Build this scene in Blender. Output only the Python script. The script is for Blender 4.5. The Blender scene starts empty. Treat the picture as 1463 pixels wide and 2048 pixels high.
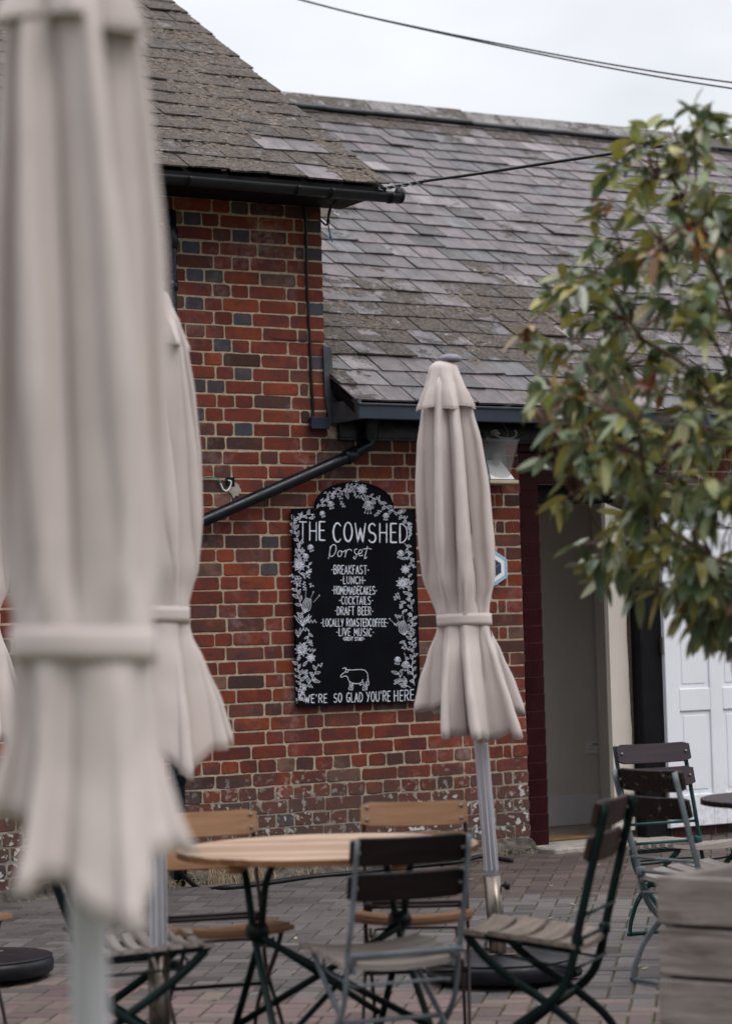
import bpy, math, random
from math import sin, cos, pi, radians, atan, sqrt
from mathutils import Vector, Matrix, noise
S = bpy.context.scene
COL = S.collection
rnd = random.Random(7)

# ------------------------------------------------------------------ camera
FPX = 85 / 36 * 2048
PITCH = atan(257 / FPX); ROLL = 0.028
EYE = Vector((0, 0, 1.43))
FW = Vector((0, cos(PITCH), sin(PITCH)))
_u0 = Vector((0, -sin(PITCH), cos(PITCH))); _r0 = Vector((1, 0, 0))
RT = _r0 * cos(ROLL) - _u0 * sin(ROLL)
UP = _u0 * cos(ROLL) + _r0 * sin(ROLL)
cd = bpy.data.cameras.new('camera'); cam = bpy.data.objects.new('camera', cd); COL.objects.link(cam)
M3 = Matrix((RT, UP, -FW)).transposed()
cam.matrix_world = Matrix.Translation(EYE) @ M3.to_4x4()
cd.sensor_fit = 'VERTICAL'; cd.sensor_height = 36; cd.sensor_width = 25.72; cd.lens = 85
cd.clip_start = 0.05; cd.clip_end = 2000
cd.dof.use_dof = True; cd.dof.focus_distance = 12.4; cd.dof.aperture_fstop = 2.5
S.camera = cam

# ------------------------------------------------------------------ world, sun, exposure
SUN_EL, SUN_ROT = radians(52), radians(132)
w = bpy.data.worlds.new('World'); S.world = w; w.use_nodes = True
wn = w.node_tree.nodes; wl = w.node_tree.links; wn.clear()
wo = wn.new('ShaderNodeOutputWorld'); add = wn.new('ShaderNodeAddShader')
bg1 = wn.new('ShaderNodeBackground'); bg2 = wn.new('ShaderNodeBackground')
sky = wn.new('ShaderNodeTexSky'); sky.sky_type = 'NISHITA'; sky.sun_disc = False
sky.sun_elevation = SUN_EL; sky.sun_rotation = SUN_ROT; sky.air_density = 1; sky.dust_density = 2
wl.new(sky.outputs[0], bg1.inputs[0]); bg1.inputs[1].default_value = 0.05
tc = wn.new('ShaderNodeTexCoord'); sep = wn.new('ShaderNodeSeparateXYZ')
mp = wn.new('ShaderNodeMapping'); mp.inputs['Scale'].default_value = (1, 1, 2.2)
nz = wn.new('ShaderNodeTexNoise'); nz.inputs['Scale'].default_value = 6.5; nz.inputs['Detail'].default_value = 4
wl.new(tc.outputs['Generated'], sep.inputs[0]); wl.new(tc.outputs['Generated'], mp.inputs[0]); wl.new(mp.outputs[0], nz.inputs[0])
cr = wn.new('ShaderNodeValToRGB')           # overcast: brighter towards the zenith, dull below the skyline
cr.color_ramp.elements[0].position = 0.0; cr.color_ramp.elements[0].color = (0.22, 0.22, 0.24, 1)
cr.color_ramp.elements[1].position = 1.0; cr.color_ramp.elements[1].color = (2.7, 2.66, 2.66, 1)
for p_, v_ in ((.09, .34), (.15, .62), (.19, .94), (.32, 1.0), (.55, 1.75)):
    e = cr.color_ramp.elements.new(p_); e.color = (v_ * 1.0, v_ * .975, v_ * .965, 1)
bk = wn.new('ShaderNodeMapRange'); bk.inputs[1].default_value = 0.0; bk.inputs[2].default_value = -0.8; bk.inputs[3].default_value = 0.0; bk.inputs[4].default_value = 0.27
wl.new(sep.outputs[1], bk.inputs[0])
sb = wn.new('ShaderNodeMath'); sb.operation = 'SUBTRACT'; wl.new(sep.outputs[2], sb.inputs[0]); wl.new(bk.outputs[0], sb.inputs[1])
wl.new(sb.outputs[0], cr.inputs[0])
cl = wn.new('ShaderNodeMapRange'); cl.inputs[1].default_value = .3; cl.inputs[2].default_value = .7
cl.inputs[3].default_value = .88; cl.inputs[4].default_value = 1.12
wl.new(nz.outputs[0], cl.inputs[0])
mu = wn.new('ShaderNodeMix'); mu.data_type = 'RGBA'; mu.blend_type = 'MULTIPLY'; mu.inputs[0].default_value = 1
wl.new(cr.outputs[0], mu.inputs[6]); wl.new(cl.outputs[0], mu.inputs[7])
wl.new(mu.outputs[2], bg2.inputs[0]); bg2.inputs[1].default_value = 0.82
wl.new(bg1.outputs[0], add.inputs[0]); wl.new(bg2.outputs[0], add.inputs[1]); wl.new(add.outputs[0], wo.inputs[0])
sl = bpy.data.lights.new('sun', 'SUN'); sl.energy = 1.0; sl.angle = radians(26); sl.color = (1, .97, .93)
so = bpy.data.objects.new('sun', sl); COL.objects.link(so)
sd = Vector((sin(SUN_ROT) * cos(SUN_EL), cos(SUN_ROT) * cos(SUN_EL), sin(SUN_EL)))
so.rotation_euler = sd.to_track_quat('Z', 'Y').to_euler(); so.location = (0, -5, 30)
S.view_settings.view_transform = 'Standard'; S.view_settings.look = 'None'
S.view_settings.exposure = 0; S.view_settings.gamma = 1
S.render.engine = 'CYCLES'; S.cycles.use_denoising = True; S.cycles.max_bounces = 8

# ------------------------------------------------------------------ frames
TH = radians(30.6)
W0 = Vector((-0.70268, 13.8, 0))
UV = Vector((cos(TH), sin(TH), 0)); NV = Vector((sin(TH), -cos(TH), 0))
def ray(px, py): return FW + RT * ((px - 731.5) / FPX) - UP * ((py - 1024) / FPX)
def at(px, py, Y):
    d = ray(px, py); return EYE + d * (Y / d.y)
def onwall(px, py, off=0.0):                 # -> local facade coordinates (along, out, up)
    d = ray(px, py); t = ((W0 + NV * off - EYE).dot(NV)) / d.dot(NV); P = EYE + d * t
    return Vector(((P - W0).dot(UV), -off, P.z))
def gz(Y): return .021 * max(0.0, min(Y, 15.5) - 8.7)
def onground(px, Y):                         # the point of the ground at that depth seen under that column
    p = at(px, 1270, Y); return Vector((p.x, Y, gz(Y)))

# ------------------------------------------------------------------ mesh helpers
class MB:
    def __init__(s): s.v = []; s.f = []; s.m = []; s.c = []; s.cur = (1, 1, 1, 0); s.mi = 0
    def face(s, idx, mi=None, c=None):
        s.f.append(idx); s.m.append(s.mi if mi is None else mi); s.c.append(c or s.cur)
    def add(s, vs, fs, mi=None, c=None):
        b = len(s.v); s.v += [Vector(p) for p in vs]
        for f in fs: s.face([b + i for i in f], mi, c)
        return b
    def box(s, c, h, rot=None, mi=None, col=None, bev=0.0):
        c = Vector(c); h = Vector(h)
        if bev <= 0:
            vs = [Vector((x * h.x, y * h.y, z * h.z)) for x in (-1, 1) for y in (-1, 1) for z in (-1, 1)]
            fs = [(0, 1, 3, 2), (4, 6, 7, 5), (0, 4, 5, 1), (2, 3, 7, 6), (0, 2, 6, 4), (1, 5, 7, 3)]
        else:
            vs = []; idx = {}
            for x in (-1, 1):
                for y in (-1, 1):
                    for z in (-1, 1):
                        for k in range(3):
                            p = [x * (h.x - bev), y * (h.y - bev), z * (h.z - bev)]
                            p[k] = (x, y, z)[k] * h[k]
                            idx[(x, y, z, k)] = len(vs); vs.append(Vector(p))
            fs = []
            for k in range(3):
                a, b = [(1, 2), (2, 0), (0, 1)][k]
                for sg in (-1, 1):
                    q = []
                    for (p1, p2) in ((-1, -1), (1, -1), (1, 1), (-1, 1)):
                        t = [0, 0, 0]; t[k] = sg; t[a] = p1; t[b] = p2; q.append(idx[(*t, k)])
                    fs.append(q if sg > 0 else q[::-1])
                for p1 in (-1, 1):
                    for p2 in (-1, 1):          # edge along axis k
                        t = [0, 0, 0]; t[a] = p1; t[b] = p2
                        A = t[:]; A[k] = -1; B = t[:]; B[k] = 1
                        q = [idx[(*A, a)], idx[(*B, a)], idx[(*B, b)], idx[(*A, b)]]
                        fs.append(q if p1 * p2 < 0 else q[::-1])
            for x in (-1, 1):
                for y in (-1, 1):
                    for z in (-1, 1):
                        q = [idx[(x, y, z, 0)], idx[(x, y, z, 1)], idx[(x, y, z, 2)]]
                        fs.append(q if x * y * z > 0 else q[::-1])
        if rot is not None: vs = [rot @ p for p in vs]
        return s.add([c + p for p in vs], fs, mi, col)
    def tube(s, pts, r, n=8, r2=None, closed=False, mi=None, up=None, col=None, cap=True):
        pts = [Vector(p) for p in pts]; N = len(pts); rs = r if isinstance(r, (list, tuple)) else [r] * N
        rings = []; pn = None
        for i, p in enumerate(pts):
            if closed: t = pts[(i + 1) % N] - pts[i - 1]
            else: t = pts[min(i + 1, N - 1)] - pts[max(i - 1, 0)]
            t.normalize()
            if up is not None: a = Vector(up) - t * t.dot(Vector(up))
            elif pn is None: a = Vector((0, 0, 1)) - t * t.z if abs(t.z) < .9 else Vector((1, 0, 0)) - t * t.x
            else: a = pn - t * t.dot(pn)
            a.normalize(); pn = a; b = t.cross(a)
            ra = rs[i]; rb = (r2 if r2 is not None else ra)
            rings.append(len(s.v))
            for k in range(n):
                q = 2 * pi * k / n
                s.v.append(p + a * (ra * cos(q)) + b * (rb * sin(q)))
        L = N if closed else N - 1
        for i in range(L):
            A = rings[i]; B = rings[(i + 1) % N]
            for k in range(n): s.face([A + k, A + (k + 1) % n, B + (k + 1) % n, B + k], mi, col)
        if not closed and cap:
            s.face([rings[0] + k for k in range(n)][::-1], mi, col); s.face([rings[-1] + k for k in range(n)], mi, col)
    def lathe(s, prof, c=(0, 0, 0), n=32, mi=None, ax=None):
        c = Vector(c); rings = []
        for (r, z) in prof:
            rings.append(len(s.v))
            for k in range(n):
                p = Vector((r * cos(2 * pi * k / n), r * sin(2 * pi * k / n), z))
                if ax is not None: p = ax @ p
                s.v.append(c + p)
        for A, B in zip(rings, rings[1:]):
            for k in range(n): s.face([A + k, A + (k + 1) % n, B + (k + 1) % n, B + k], mi)
        if prof[0][0] > 1e-6: s.face([rings[0] + k for k in range(n)][::-1], mi)
        if prof[-1][0] > 1e-6: s.face([rings[-1] + k for k in range(n)], mi)
    def prism(s, pts, back, front, mi=None, col=None):   # polygon (x,z) between two local y's
        n = len(pts); b = len(s.v)
        s.v += [Vector((x, back, z)) for x, z in pts] + [Vector((x, front, z)) for x, z in pts]
        s.face([b + n + i for i in range(n)], mi, col); s.face([b + i for i in range(n)][::-1], mi, col)
        for i in range(n): s.face([b + i, b + (i + 1) % n, b + n + (i + 1) % n, b + n + i], mi, col)
    def build(s, name, mats, parent=None, smooth=False, attr=False, loc=None, rotz=0):
        me = bpy.data.meshes.new(name); me.from_pydata([tuple(p) for p in s.v], [], s.f)
        if not isinstance(mats, (list, tuple)): mats = [mats]
        for m in mats: me.materials.append(m)
        me.polygons.foreach_set('material_index', s.m)
        if smooth: me.polygons.foreach_set('use_smooth', [True] * len(s.f))
        if attr:
            a = me.color_attributes.new('bcol', 'FLOAT_COLOR', 'CORNER'); buf = []
            for f, c in zip(s.f, s.c): buf += list(c) * len(f)
            a.data.foreach_set('color', buf)
        me.update()
        o = bpy.data.objects.new(name, me); COL.objects.link(o)
        if parent: o.parent = parent
        if loc is not None: o.location = loc; o.rotation_euler = (0, 0, rotz)
        return o
def bez(pts, n=6):                            # Catmull-Rom through points
    P = [Vector(p) for p in pts]; out = []
    for i in range(len(P) - 1):
        a = P[max(i - 1, 0)]; b = P[i]; c = P[i + 1]; d = P[min(i + 2, len(P) - 1)]
        for k in range(n):
            t = k / n
            out.append(0.5 * ((2 * b) + (c - a) * t + (2 * a - 5 * b + 4 * c - d) * t * t + (3 * b - a - 3 * c + d) * t ** 3))
    out.append(P[-1]); return out
def tag(o, label, cat, group=None, kind=None):
    o['label'] = label; o['category'] = cat
    if group: o['group'] = group
    if kind: o['kind'] = kind
    return o
def struct(o): o['kind'] = 'structure'; return o
def thing(name, label, cat, loc=(0, 0, 0), rotz=0, group=None):
    o = bpy.data.objects.new(name, None); COL.objects.link(o); o.empty_display_size = .2
    o.location = loc; o.rotation_euler = (0, 0, rotz)
    return tag(o, label, cat, group)

# ------------------------------------------------------------------ materials
class NT:
    def __init__(s, name):
        m = bpy.data.materials.new(name); m.use_nodes = True; s.m = m; s.t = m.node_tree; s.t.nodes.clear()
        s.out = s.n('ShaderNodeOutputMaterial'); s.b = s.n('ShaderNodeBsdfPrincipled')
        s.l(s.b.outputs[0], s.out.inputs[0]); s.tc = s.n('ShaderNodeTexCoord')
    def n(s, t): return s.t.nodes.new(t)
    def l(s, a, b): s.t.links.new(a, b)
    def set(s, k, v):
        if hasattr(v, 'is_output'): s.l(v, s.b.inputs[k])
        else: s.b.inputs[k].default_value = (*v, 1) if isinstance(v, tuple) and len(v) == 3 else v
    def noise(s, scale=5, detail=4, rough=.55, vec=None, sc=None, dist=0, w=None):
        t = s.n('ShaderNodeTexNoise'); t.inputs['Scale'].default_value = scale; t.inputs['Detail'].default_value = detail
        t.inputs['Roughness'].default_value = rough; t.inputs['Distortion'].default_value = dist
        if w is not None: t.noise_dimensions = '4D'; s.l(w, t.inputs['W'])
        v = vec or s.tc.outputs['Object']
        if sc:
            mp = s.n('ShaderNodeMapping'); mp.inputs['Scale'].default_value = sc; s.l(v, mp.inputs[0]); v = mp.outputs[0]
        s.l(v, t.inputs['Vector']); return t.outputs[0]
    def ramp(s, fac, stops):
        r = s.n('ShaderNodeValToRGB'); s.l(fac, r.inputs[0]); el = r.color_ramp.elements
        while len(el) > 1: el.remove(el[-1])
        for i, (p, c) in enumerate(stops):
            q = el[0] if i == 0 else el.new(p)
            q.position = p; q.color = (c, c, c, 1) if not isinstance(c, tuple) else (*c, 1)
        return r.outputs[0]
    def mix(s, f, a, b, mode='MIX'):
        x = s.n('ShaderNodeMix'); x.data_type = 'RGBA'; x.blend_type = mode
        for k, v in ((0, f), (6, a), (7, b)):
            if hasattr(v, 'is_output'): s.l(v, x.inputs[k])
            else: x.inputs[k].default_value = (*v, 1) if isinstance(v, tuple) else v
        return x.outputs[2]
    def math(s, op, a, b=0.0, clamp=False):
        x = s.n('ShaderNodeMath'); x.operation = op; x.use_clamp = clamp
        for k, v in ((0, a), (1, b)):
            if hasattr(v, 'is_output'): s.l(v, x.inputs[k])
            else: x.inputs[k].default_value = v
        return x.outputs[0]
    def attr(s, name='bcol'):
        a = s.n('ShaderNodeAttribute'); a.attribute_name = name; return a
    def bump(s, h, strength=.4, dist=.01):
        b = s.n('ShaderNodeBump'); b.inputs['Strength'].default_value = strength; b.inputs['Distance'].default_value = dist
        s.l(h, b.inputs['Height']); s.l(b.outputs[0], s.b.inputs['Normal'])
def simple(name, c, rough=.6, var=.25, scale=12, bump=.15, bscale=60, metal=0, spec=.5, sc=None, dist=.004):
    t = NT(name); n = t.noise(scale, 5, .6, sc=sc)
    lo = tuple(x * (1 - var) for x in c); hi = tuple(min(1, x * (1 + var)) for x in c)
    t.set('Base Color', t.ramp(n, [(.3, lo), (.7, hi)])); t.set('Metallic', metal)
    t.set('Roughness', t.ramp(t.noise(scale * 2, 3, sc=sc), [(.3, max(.03, rough - .1)), (.7, min(1, rough + .1))]))
    t.set('Specular IOR Level', spec)
    if bump: t.bump(t.noise(bscale, 4, .6, sc=sc), bump, dist)
    return t.m
def make_enamel(name, c, chip=(.16, .10, .07), rough=.38, spec=.2):
    t = NT(name); n = t.noise(22, 6, .7); big = t.noise(5, 3)
    m = t.math('MULTIPLY', t.ramp(n, [(.62, 0.0), (.67, 1.0)]), t.ramp(big, [(.4, .2), (.6, 1.0)]))
    col = t.ramp(t.noise(9, 4), [(.3, tuple(x * .7 for x in c)), (.7, tuple(x * 1.35 for x in c))])
    t.set('Base Color', t.mix(m, col, chip)); t.set('Roughness', t.mix(m, (rough,) * 3, (.85, .85, .85))); t.set('Specular IOR Level', spec)
    t.bump(t.math('SUBTRACT', t.noise(60, 3), m), .25, .003); return t.m
def make_brick():
    t = NT('old_brick'); a = t.attr(); c = a.outputs['Color']; wv = t.math('MULTIPLY', a.outputs['Alpha'], 40.0)
    n1 = t.noise(7, 3, .55, w=wv, dist=.8); n2 = t.noise(26, 6, .65, w=wv); n3 = t.noise(90, 4, .7, w=wv)
    col = t.mix(t.ramp(n1, [(.5, 0.0), (.62, .75)]), c, t.mix(.7, c, (.045, .028, .032)))       # burnt patches
    col = t.mix(t.ramp(n1, [(.33, .7), (.43, 0.0)]), col, t.mix(.5, c, (.27, .06, .02)))      # orange patches
    col = t.mix(t.ramp(n2, [(.35, .55), (.6, 0.0)]), col, t.mix(.5, col, (.05, .025, .022)))
    col = t.mix(t.ramp(n3, [(.68, 0.0), (.80, .45)]), col, (.36, .28, .24))
    eff = t.math('MULTIPLY', t.ramp(t.noise(2.3, 5, .6), [(.53, 0.0), (.72, .48)]), t.ramp(n2, [(.4, 0.0), (.65, 1.0)]))
    col = t.mix(eff, col, (.40, .36, .37))
    sp = t.n('ShaderNodeSeparateXYZ'); t.l(t.tc.outputs['Object'], sp.inputs[0])
    hz = t.math('ADD', sp.outputs[2], t.math('MULTIPLY', t.noise(3, 3), .5))
    low = t.ramp(hz, [(.7, 1.0), (1.05, 0.0)])
    col = t.mix(t.math('MULTIPLY', low, .62), col, (.075, .058, .05))
    sc = t.noise(24, 3, .5)
    lich = t.math('MULTIPLY', t.ramp(hz, [(.72, 1.0), (1.02, 0.0)]), t.math('MULTIPLY', t.ramp(sc, [(.56, 0.0), (.61, 1.0)]), t.ramp(t.noise(1.6, 3), [(.44, 0.0), (.6, 1.0)])))
    col = t.mix(lich, col, (.5, .5, .47))
    t.set('Base Color', col); t.set('Roughness', t.ramp(n2, [(.3, .62), (.7, .85)])); t.set('Specular IOR Level', .16)
    t.bump(t.math('ADD', t.noise(60, 6, .7, w=wv), t.math('MULTIPLY', n2, 1.2)), .5, .006); return t.m
def make_mortar():
    t = NT('lime_mortar'); n = t.noise(40, 6, .7); b = t.noise(2, 4)
    col = t.ramp(n, [(.3, (.24, .19, .135)), (.55, (.45, .36, .26)), (.75, (.57, .48, .37))])
    col = t.mix(t.ramp(b, [(.45, 0.0), (.7, .5)]), col, (.26, .22, .17))
    sp = t.n('ShaderNodeSeparateXYZ'); t.l(t.tc.outputs['Object'], sp.inputs[0])
    hz = t.math('ADD', sp.outputs[2], t.math('MULTIPLY', t.noise(3, 3), .5))
    col = t.mix(t.ramp(hz, [(.6, .85), (1.1, 0.0)]), col, t.ramp(t.noise(14, 4), [(.4, (.13, .115, .1)), (.7, (.3, .29, .27))]))
    t.set('Base Color', col); t.set('Roughness', .95); t.set('Specular IOR Level', .2)
    t.bump(t.noise(110, 5, .7), .7, .006); return t.m
def make_slate():
    t = NT('weathered_slate'); a = t.attr(); c = a.outputs['Color']; al = a.outputs['Alpha']
    n1 = t.noise(9, 6, .65, sc=(1, 1, 1)); n2 = t.noise(38, 6, .7); n3 = t.noise(3.2, 3); n4 = t.noise(120, 4, .7)
    st = t.noise(10, 5, .65, sc=(1.2, .35, .35))
    col = t.mix(t.ramp(st, [(.36, .75), (.56, 0.0)]), c, t.mix(.7, c, (.032, .028, .032)))
    col = t.mix(t.ramp(n2, [(.60, 0.0), (.72, .5)]), col, (.36, .34, .34))
    lev = t.math('ADD', al, t.math('MULTIPLY', t.math('SUBTRACT', n3, .5), .8))
    mm = t.math('ADD', lev, t.math('ADD', t.math('MULTIPLY', t.math('SUBTRACT', n1, .5), 1.3), t.math('MULTIPLY', t.math('SUBTRACT', n2, .5), .9)))
    mask = t.ramp(t.math('ADD', mm, t.math('MULTIPLY', t.math('SUBTRACT', n4, .5), .7)), [(.5, 0.0), (.6, 1.0)])
    spk = t.math('MULTIPLY', t.ramp(t.noise(48, 5, .65), [(.545, 0.0), (.60, .9)]), t.ramp(lev, [(.0, .25), (.35, 1.0)])); col = t.mix(spk, col, (.03, .026, .027))
    crust = t.ramp(n2, [(.3, (.070, .060, .053)), (.5, (.185, .156, .136)), (.7, (.30, .262, .235))])
    crust = t.mix(t.ramp(n4, [(.40, .9), (.52, 0.0)]), crust, (.028, .024, .025))
    ck = t.ramp(t.noise(1.0, 5, .6, sc=(9, 34, 34)), [(.60, 0.0), (.65, .92)])
    crust = t.mix(ck, crust, (.018, .015, .016))
    col = t.mix(mask, col, crust)
    wl_ = t.math('MULTIPLY', t.ramp(t.noise(13, 4, .6), [(.66, 0.0), (.7, .8)]), t.ramp(lev, [(.1, 0.0), (.4, 1.0)]))
    col = t.mix(wl_, col, (.40, .40, .39))
    ye = t.ramp(t.noise(21, 3), [(.73, 0.0), (.78, .7)]); col = t.mix(ye, col, (.30, .22, .09))
    t.set('Base Color', col); t.set('Roughness', t.mix(mask, t.ramp(n1, [(.3, .38), (.7, .6)]), (.95, .95, .95)))
    t.set('Specular IOR Level', .3)
    h = t.math('ADD', t.math('MULTIPLY', t.math('MULTIPLY', mask, t.noise(75, 6, .75)), 4.0), t.math('ADD', t.math('MULTIPLY', mask, 1.0), t.math('MULTIPLY', n2, .45)))
    t.bump(h, .9, .008); return t.m
def make_fabric(name, c):
    t = NT(name); n = t.noise(3, 3); wv = t.noise(420, 2, .5)
    t.set('Base Color', t.mix(t.ramp(n, [(.3, 0.0), (.7, 1.0)]), tuple(x * .93 for x in c), tuple(x * 1.05 for x in c)))
    t.set('Roughness', .9); t.set('Specular IOR Level', .15); t.set('Sheen Weight', .15)
    t.bump(t.math('ADD', t.noise(9, 3, .5), t.math('MULTIPLY', wv, .12)), .25, .012); return t.m
def make_wood(name, dark, mid, light, rough=.55, axis=(1, 14, 14), bump=.25, worn=None, spec=.18):
    t = NT(name); g = t.noise(3.0, 6, .65, sc=axis, dist=.6); k = t.noise(1.6, 3)
    col = t.ramp(g, [(.28, dark), (.5, mid), (.75, light)])
    col = t.mix(t.ramp(k, [(.4, 0.0), (.7, .5)]), col, dark)
    if worn:
        m = t.ramp(t.noise(28, 5, .7), [(.60, 0.0), (.68, 1.0)]); col = t.mix(m, col, worn)
    t.set('Base Color', col); t.set('Roughness', t.ramp(g, [(.3, rough - .1), (.7, rough + .15)])); t.set('Specular IOR Level', spec); t.bump(g, bump, .004); return t.m
def make_paver():
    t = NT('block_paving'); a = t.attr(); c = a.outputs['Color']; n2 = t.noise(45, 6, .7); n1 = t.noise(1.3, 4, .6)
    col = t.mix(t.ramp(n2, [(.35, .5), (.6, 0.0)]), c, t.mix(.6, c, (.03, .026, .026)))
    col = t.mix(t.ramp(n1, [(.42, 0.0), (.7, .55)]), col, t.mix(.5, c, (.05, .045, .045)))
    col = t.mix(t.ramp(t.noise(160, 3, .6), [(.66, 0.0), (.75, .5)]), col, (.34, .3, .29))
    t.set('Base Color', col); t.set('Roughness', t.ramp(n1, [(.35, .8), (.7, .55)])); t.set('Specular IOR Level', .25)
    t.bump(t.noise(120, 5, .7), .5, .004); return t.m
def make_leaf():
    t = NT('glossy_leaf'); a = t.attr(); c = a.outputs['Color']; n = t.noise(60, 3)
    t.set('Base Color', t.mix(t.ramp(n, [(.3, .45), (.7, 0.0)]), c, t.mix(.5, c, (.02, .03, .01))))
    t.set('Roughness', .24); t.set('Specular IOR Level', .75)
    tr = t.n('ShaderNodeBsdfTranslucent'); t.l(c, tr.inputs[0]); mx = t.n('ShaderNodeMixShader'); mx.inputs[0].default_value = .22
    t.l(t.b.outputs[0], mx.inputs[1]); t.l(tr.outputs[0], mx.inputs[2]); t.l(mx.outputs[0], t.out.inputs[0]); return t.m
def make_door():
    t = NT('white_gloss'); n = t.noise(2.2, 5, .6); f_ = t.noise(30, 5, .7)
    col = t.mix(t.ramp(n, [(.5, 0.0), (.75, .35)]), (.78, .80, .86), (.66, .66, .69))
    sp = t.n('ShaderNodeSeparateXYZ'); t.l(t.tc.outputs['Object'], sp.inputs[0])
    lowd = t.math('MULTIPLY', t.ramp(sp.outputs[2], [(.2, .9), (.55, 0.0)]), t.ramp(f_, [(.45, 0.0), (.65, .8)]))
    t.set('Base Color', t.mix(lowd, col, (.42, .38, .34))); t.set('Roughness', .38); t.set('Specular IOR Level', .35); t.bump(n, .05, .004); return t.m
MAT = dict(
    brick=make_brick(), mortar=make_mortar(), slate=make_slate(), paver=make_paver(), leaf=make_leaf(),
    fabric=make_fabric('greige_canvas', (.56, .495, .475)),
    moss=simple('dry_moss', (.165, .138, .118), .95, .45, 30, .9, 150, spec=.1, dist=.008),
    bedding=simple('mossy_joint', (.075, .072, .034), .95, .5, 6, .6, 90, spec=.1),
    black_pipe=simple('black_pipe', (.004, .006, .011), .28, .3, 8, .1, 40, spec=.28),
    black_iron=simple('weathered_gutter', (.006, .007, .009), .42, .5, 14, .35, 50, spec=.35),
    fascia=simple('slate_blue_fascia', (.017, .024, .043), .38, .15, 5, .05, 30),
    darkwood=simple('dark_timber', (.005, .0045, .006), .65, .4, 9, .3, 40, spec=.15),
    lead=simple('lead_sheet', (.042, .047, .056), .5, .35, 9, .3, 25),
    maroon=simple('maroon_paint', (.024, .003, .005), .45, .25, 4, .12, 30, spec=.14),
    lobby=simple('lobby_plaster', (.66, .625, .58), .85, .04, 3, .08, 40, spec=.1),
    cream=simple('cream_plaster', (.60, .55, .49), .8, .06, 3, .08, 40),
    white=make_door(),
    socketw=simple('white_plastic', (.72, .71, .73), .4, .03),
    footing=simple('dirty_footing', (.085, .075, .066), .95, .75, 16, .9, 60, spec=.1),
    concrete=simple('pale_concrete', (.30, .27, .24), .9, .35, 12, .5, 70),
    mat=simple('coir_mat', (.17, .10, .045), .95, .25, 20, .7, 200),
    board=simple('blackboard', (.0028, .0032, .006), .6, .35, 5, .1, 40, spec=.06),
    chalk=simple('chalk_paint', (.60, .63, .72), .85, .32, 45, 0),
    navy=simple('navy_tile', (.03, .045, .085), .25, .12, 9, 0), paleblue=simple('pale_blue_tile', (.30, .47, .62), .28, .15, 14, .1),
    whitetile=simple('white_tile', (.78, .8, .82), .25, .05, 9, 0),
    alu=simple('anodised_pole', (.66, .67, .74), .35, .06, 4, .05, 60, metal=.25, sc=(6, 6, .4)),
    steel=simple('brushed_sleeve', (.17, .148, .13), .3, .2, 6, .05, 60, metal=.85, sc=(8, 8, .3)),
    plastic=simple('black_base_plastic', (.008, .009, .014), .42, .35, 7, .25, 45, spec=.3),
    capm=simple('grey_cap', (.17, .16, .21), .4, .1),
    green=make_enamel('green_enamel', (.003, .045, .043), spec=.25),
    dkgreen=make_enamel('dark_green_enamel', (.002, .012, .011), chip=(.05, .045, .04)),
    greyiron=make_enamel('galvanised_iron', (.12, .14, .155), chip=(.07, .05, .04), rough=.5, spec=.35),
    maroonfr=make_enamel('brown_enamel', (.014, .006, .007), chip=(.06, .045, .04)),
    rivet=simple('dull_rivet', (.20, .18, .17), .4, .2, metal=.7),
    orange=make_wood('honey_wood', (.20, .105, .055), (.31, .172, .095), (.385, .228, .138)),
    tabletop=make_wood('bleached_table', (.27, .175, .125), (.50, .36, .265), (.64, .50, .39), axis=(1.0, 34, 8)),
    tabledark=make_wood('weathered_table', (.20, .125, .085), (.38, .255, .18), (.54, .40, .30), axis=(1.0, 34, 8)),
    tableedge=make_wood('table_edge', (.10, .04, .018), (.19, .085, .035), (.26, .12, .05)),
    brown=make_wood('chocolate_slat', (.022, .011, .009), (.038, .019, .015), (.055, .029, .023)),
    plum=make_wood('plum_slat', (.028, .021, .026), (.04, .03, .037), (.052, .04, .047)),
    weathered=make_wood('flaking_slat', (.009, .0055, .0045), (.015, .009, .007), (.024, .016, .013), worn=(.2, .17, .12), bump=.4),
    espresso=make_wood('espresso_slat', (.005, .0035, .003), (.010, .0065, .0055), (.018, .012, .010), bump=.3),
    silver=make_wood('silvered_seat', (.16, .135, .12), (.27, .24, .22), (.38, .35, .33)),
    seatbrown=make_wood('worn_seat', (.09, .065, .05), (.21, .165, .135), (.36, .29, .24)),
    planter=make_wood('silvered_sleeper', (.12, .10, .088), (.26, .228, .205), (.40, .36, .335), rough=.8, axis=(1.2, 1.2, 10), bump=.8),
    soil=simple('soil', (.03, .022, .016), .95, .4, 20, .8, 60),
    bark=simple('bark', (.10, .075, .055), .9, .35, 14, .7, 60), twig=simple('red_twig', (.075, .035, .022), .6, .3),
    cable=simple('black_cable', (.006, .006, .008), .45, .2, spec=.35), greywire=simple('grey_wire', (.42, .42, .44), .5, .15),
    greenwire=simple('green_wire', (.03, .23, .17), .45, .15), blue=simple('blue_sleeve', (.03, .13, .30), .4, .2),
    straw=simple('dry_grass', (.34, .26, .15), .9, .35), weed=simple('weed', (.06, .075, .02), .9, .4),
    tagw=simple('paper_tag', (.66, .63, .58), .8, .05), ink=simple('tag_ink', (.1, .09, .09), .8, .05),
    beige=simple('aged_plastic', (.42, .35, .25), .5, .15), reflector=simple('reflector', (.82, .83, .85), .3, .03),
)
tg = NT('ribbed_glass'); wvn = tg.n('ShaderNodeTexWave'); wvn.inputs['Scale'].default_value = 60; wvn.inputs['Distortion'].default_value = 1.5
tg.l(tg.tc.outputs['Object'], wvn.inputs[0]); tg.set('Base Color', (.5, .5, .5)); tg.set('Roughness', .12); tg.set('Specular IOR Level', .8)
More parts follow.
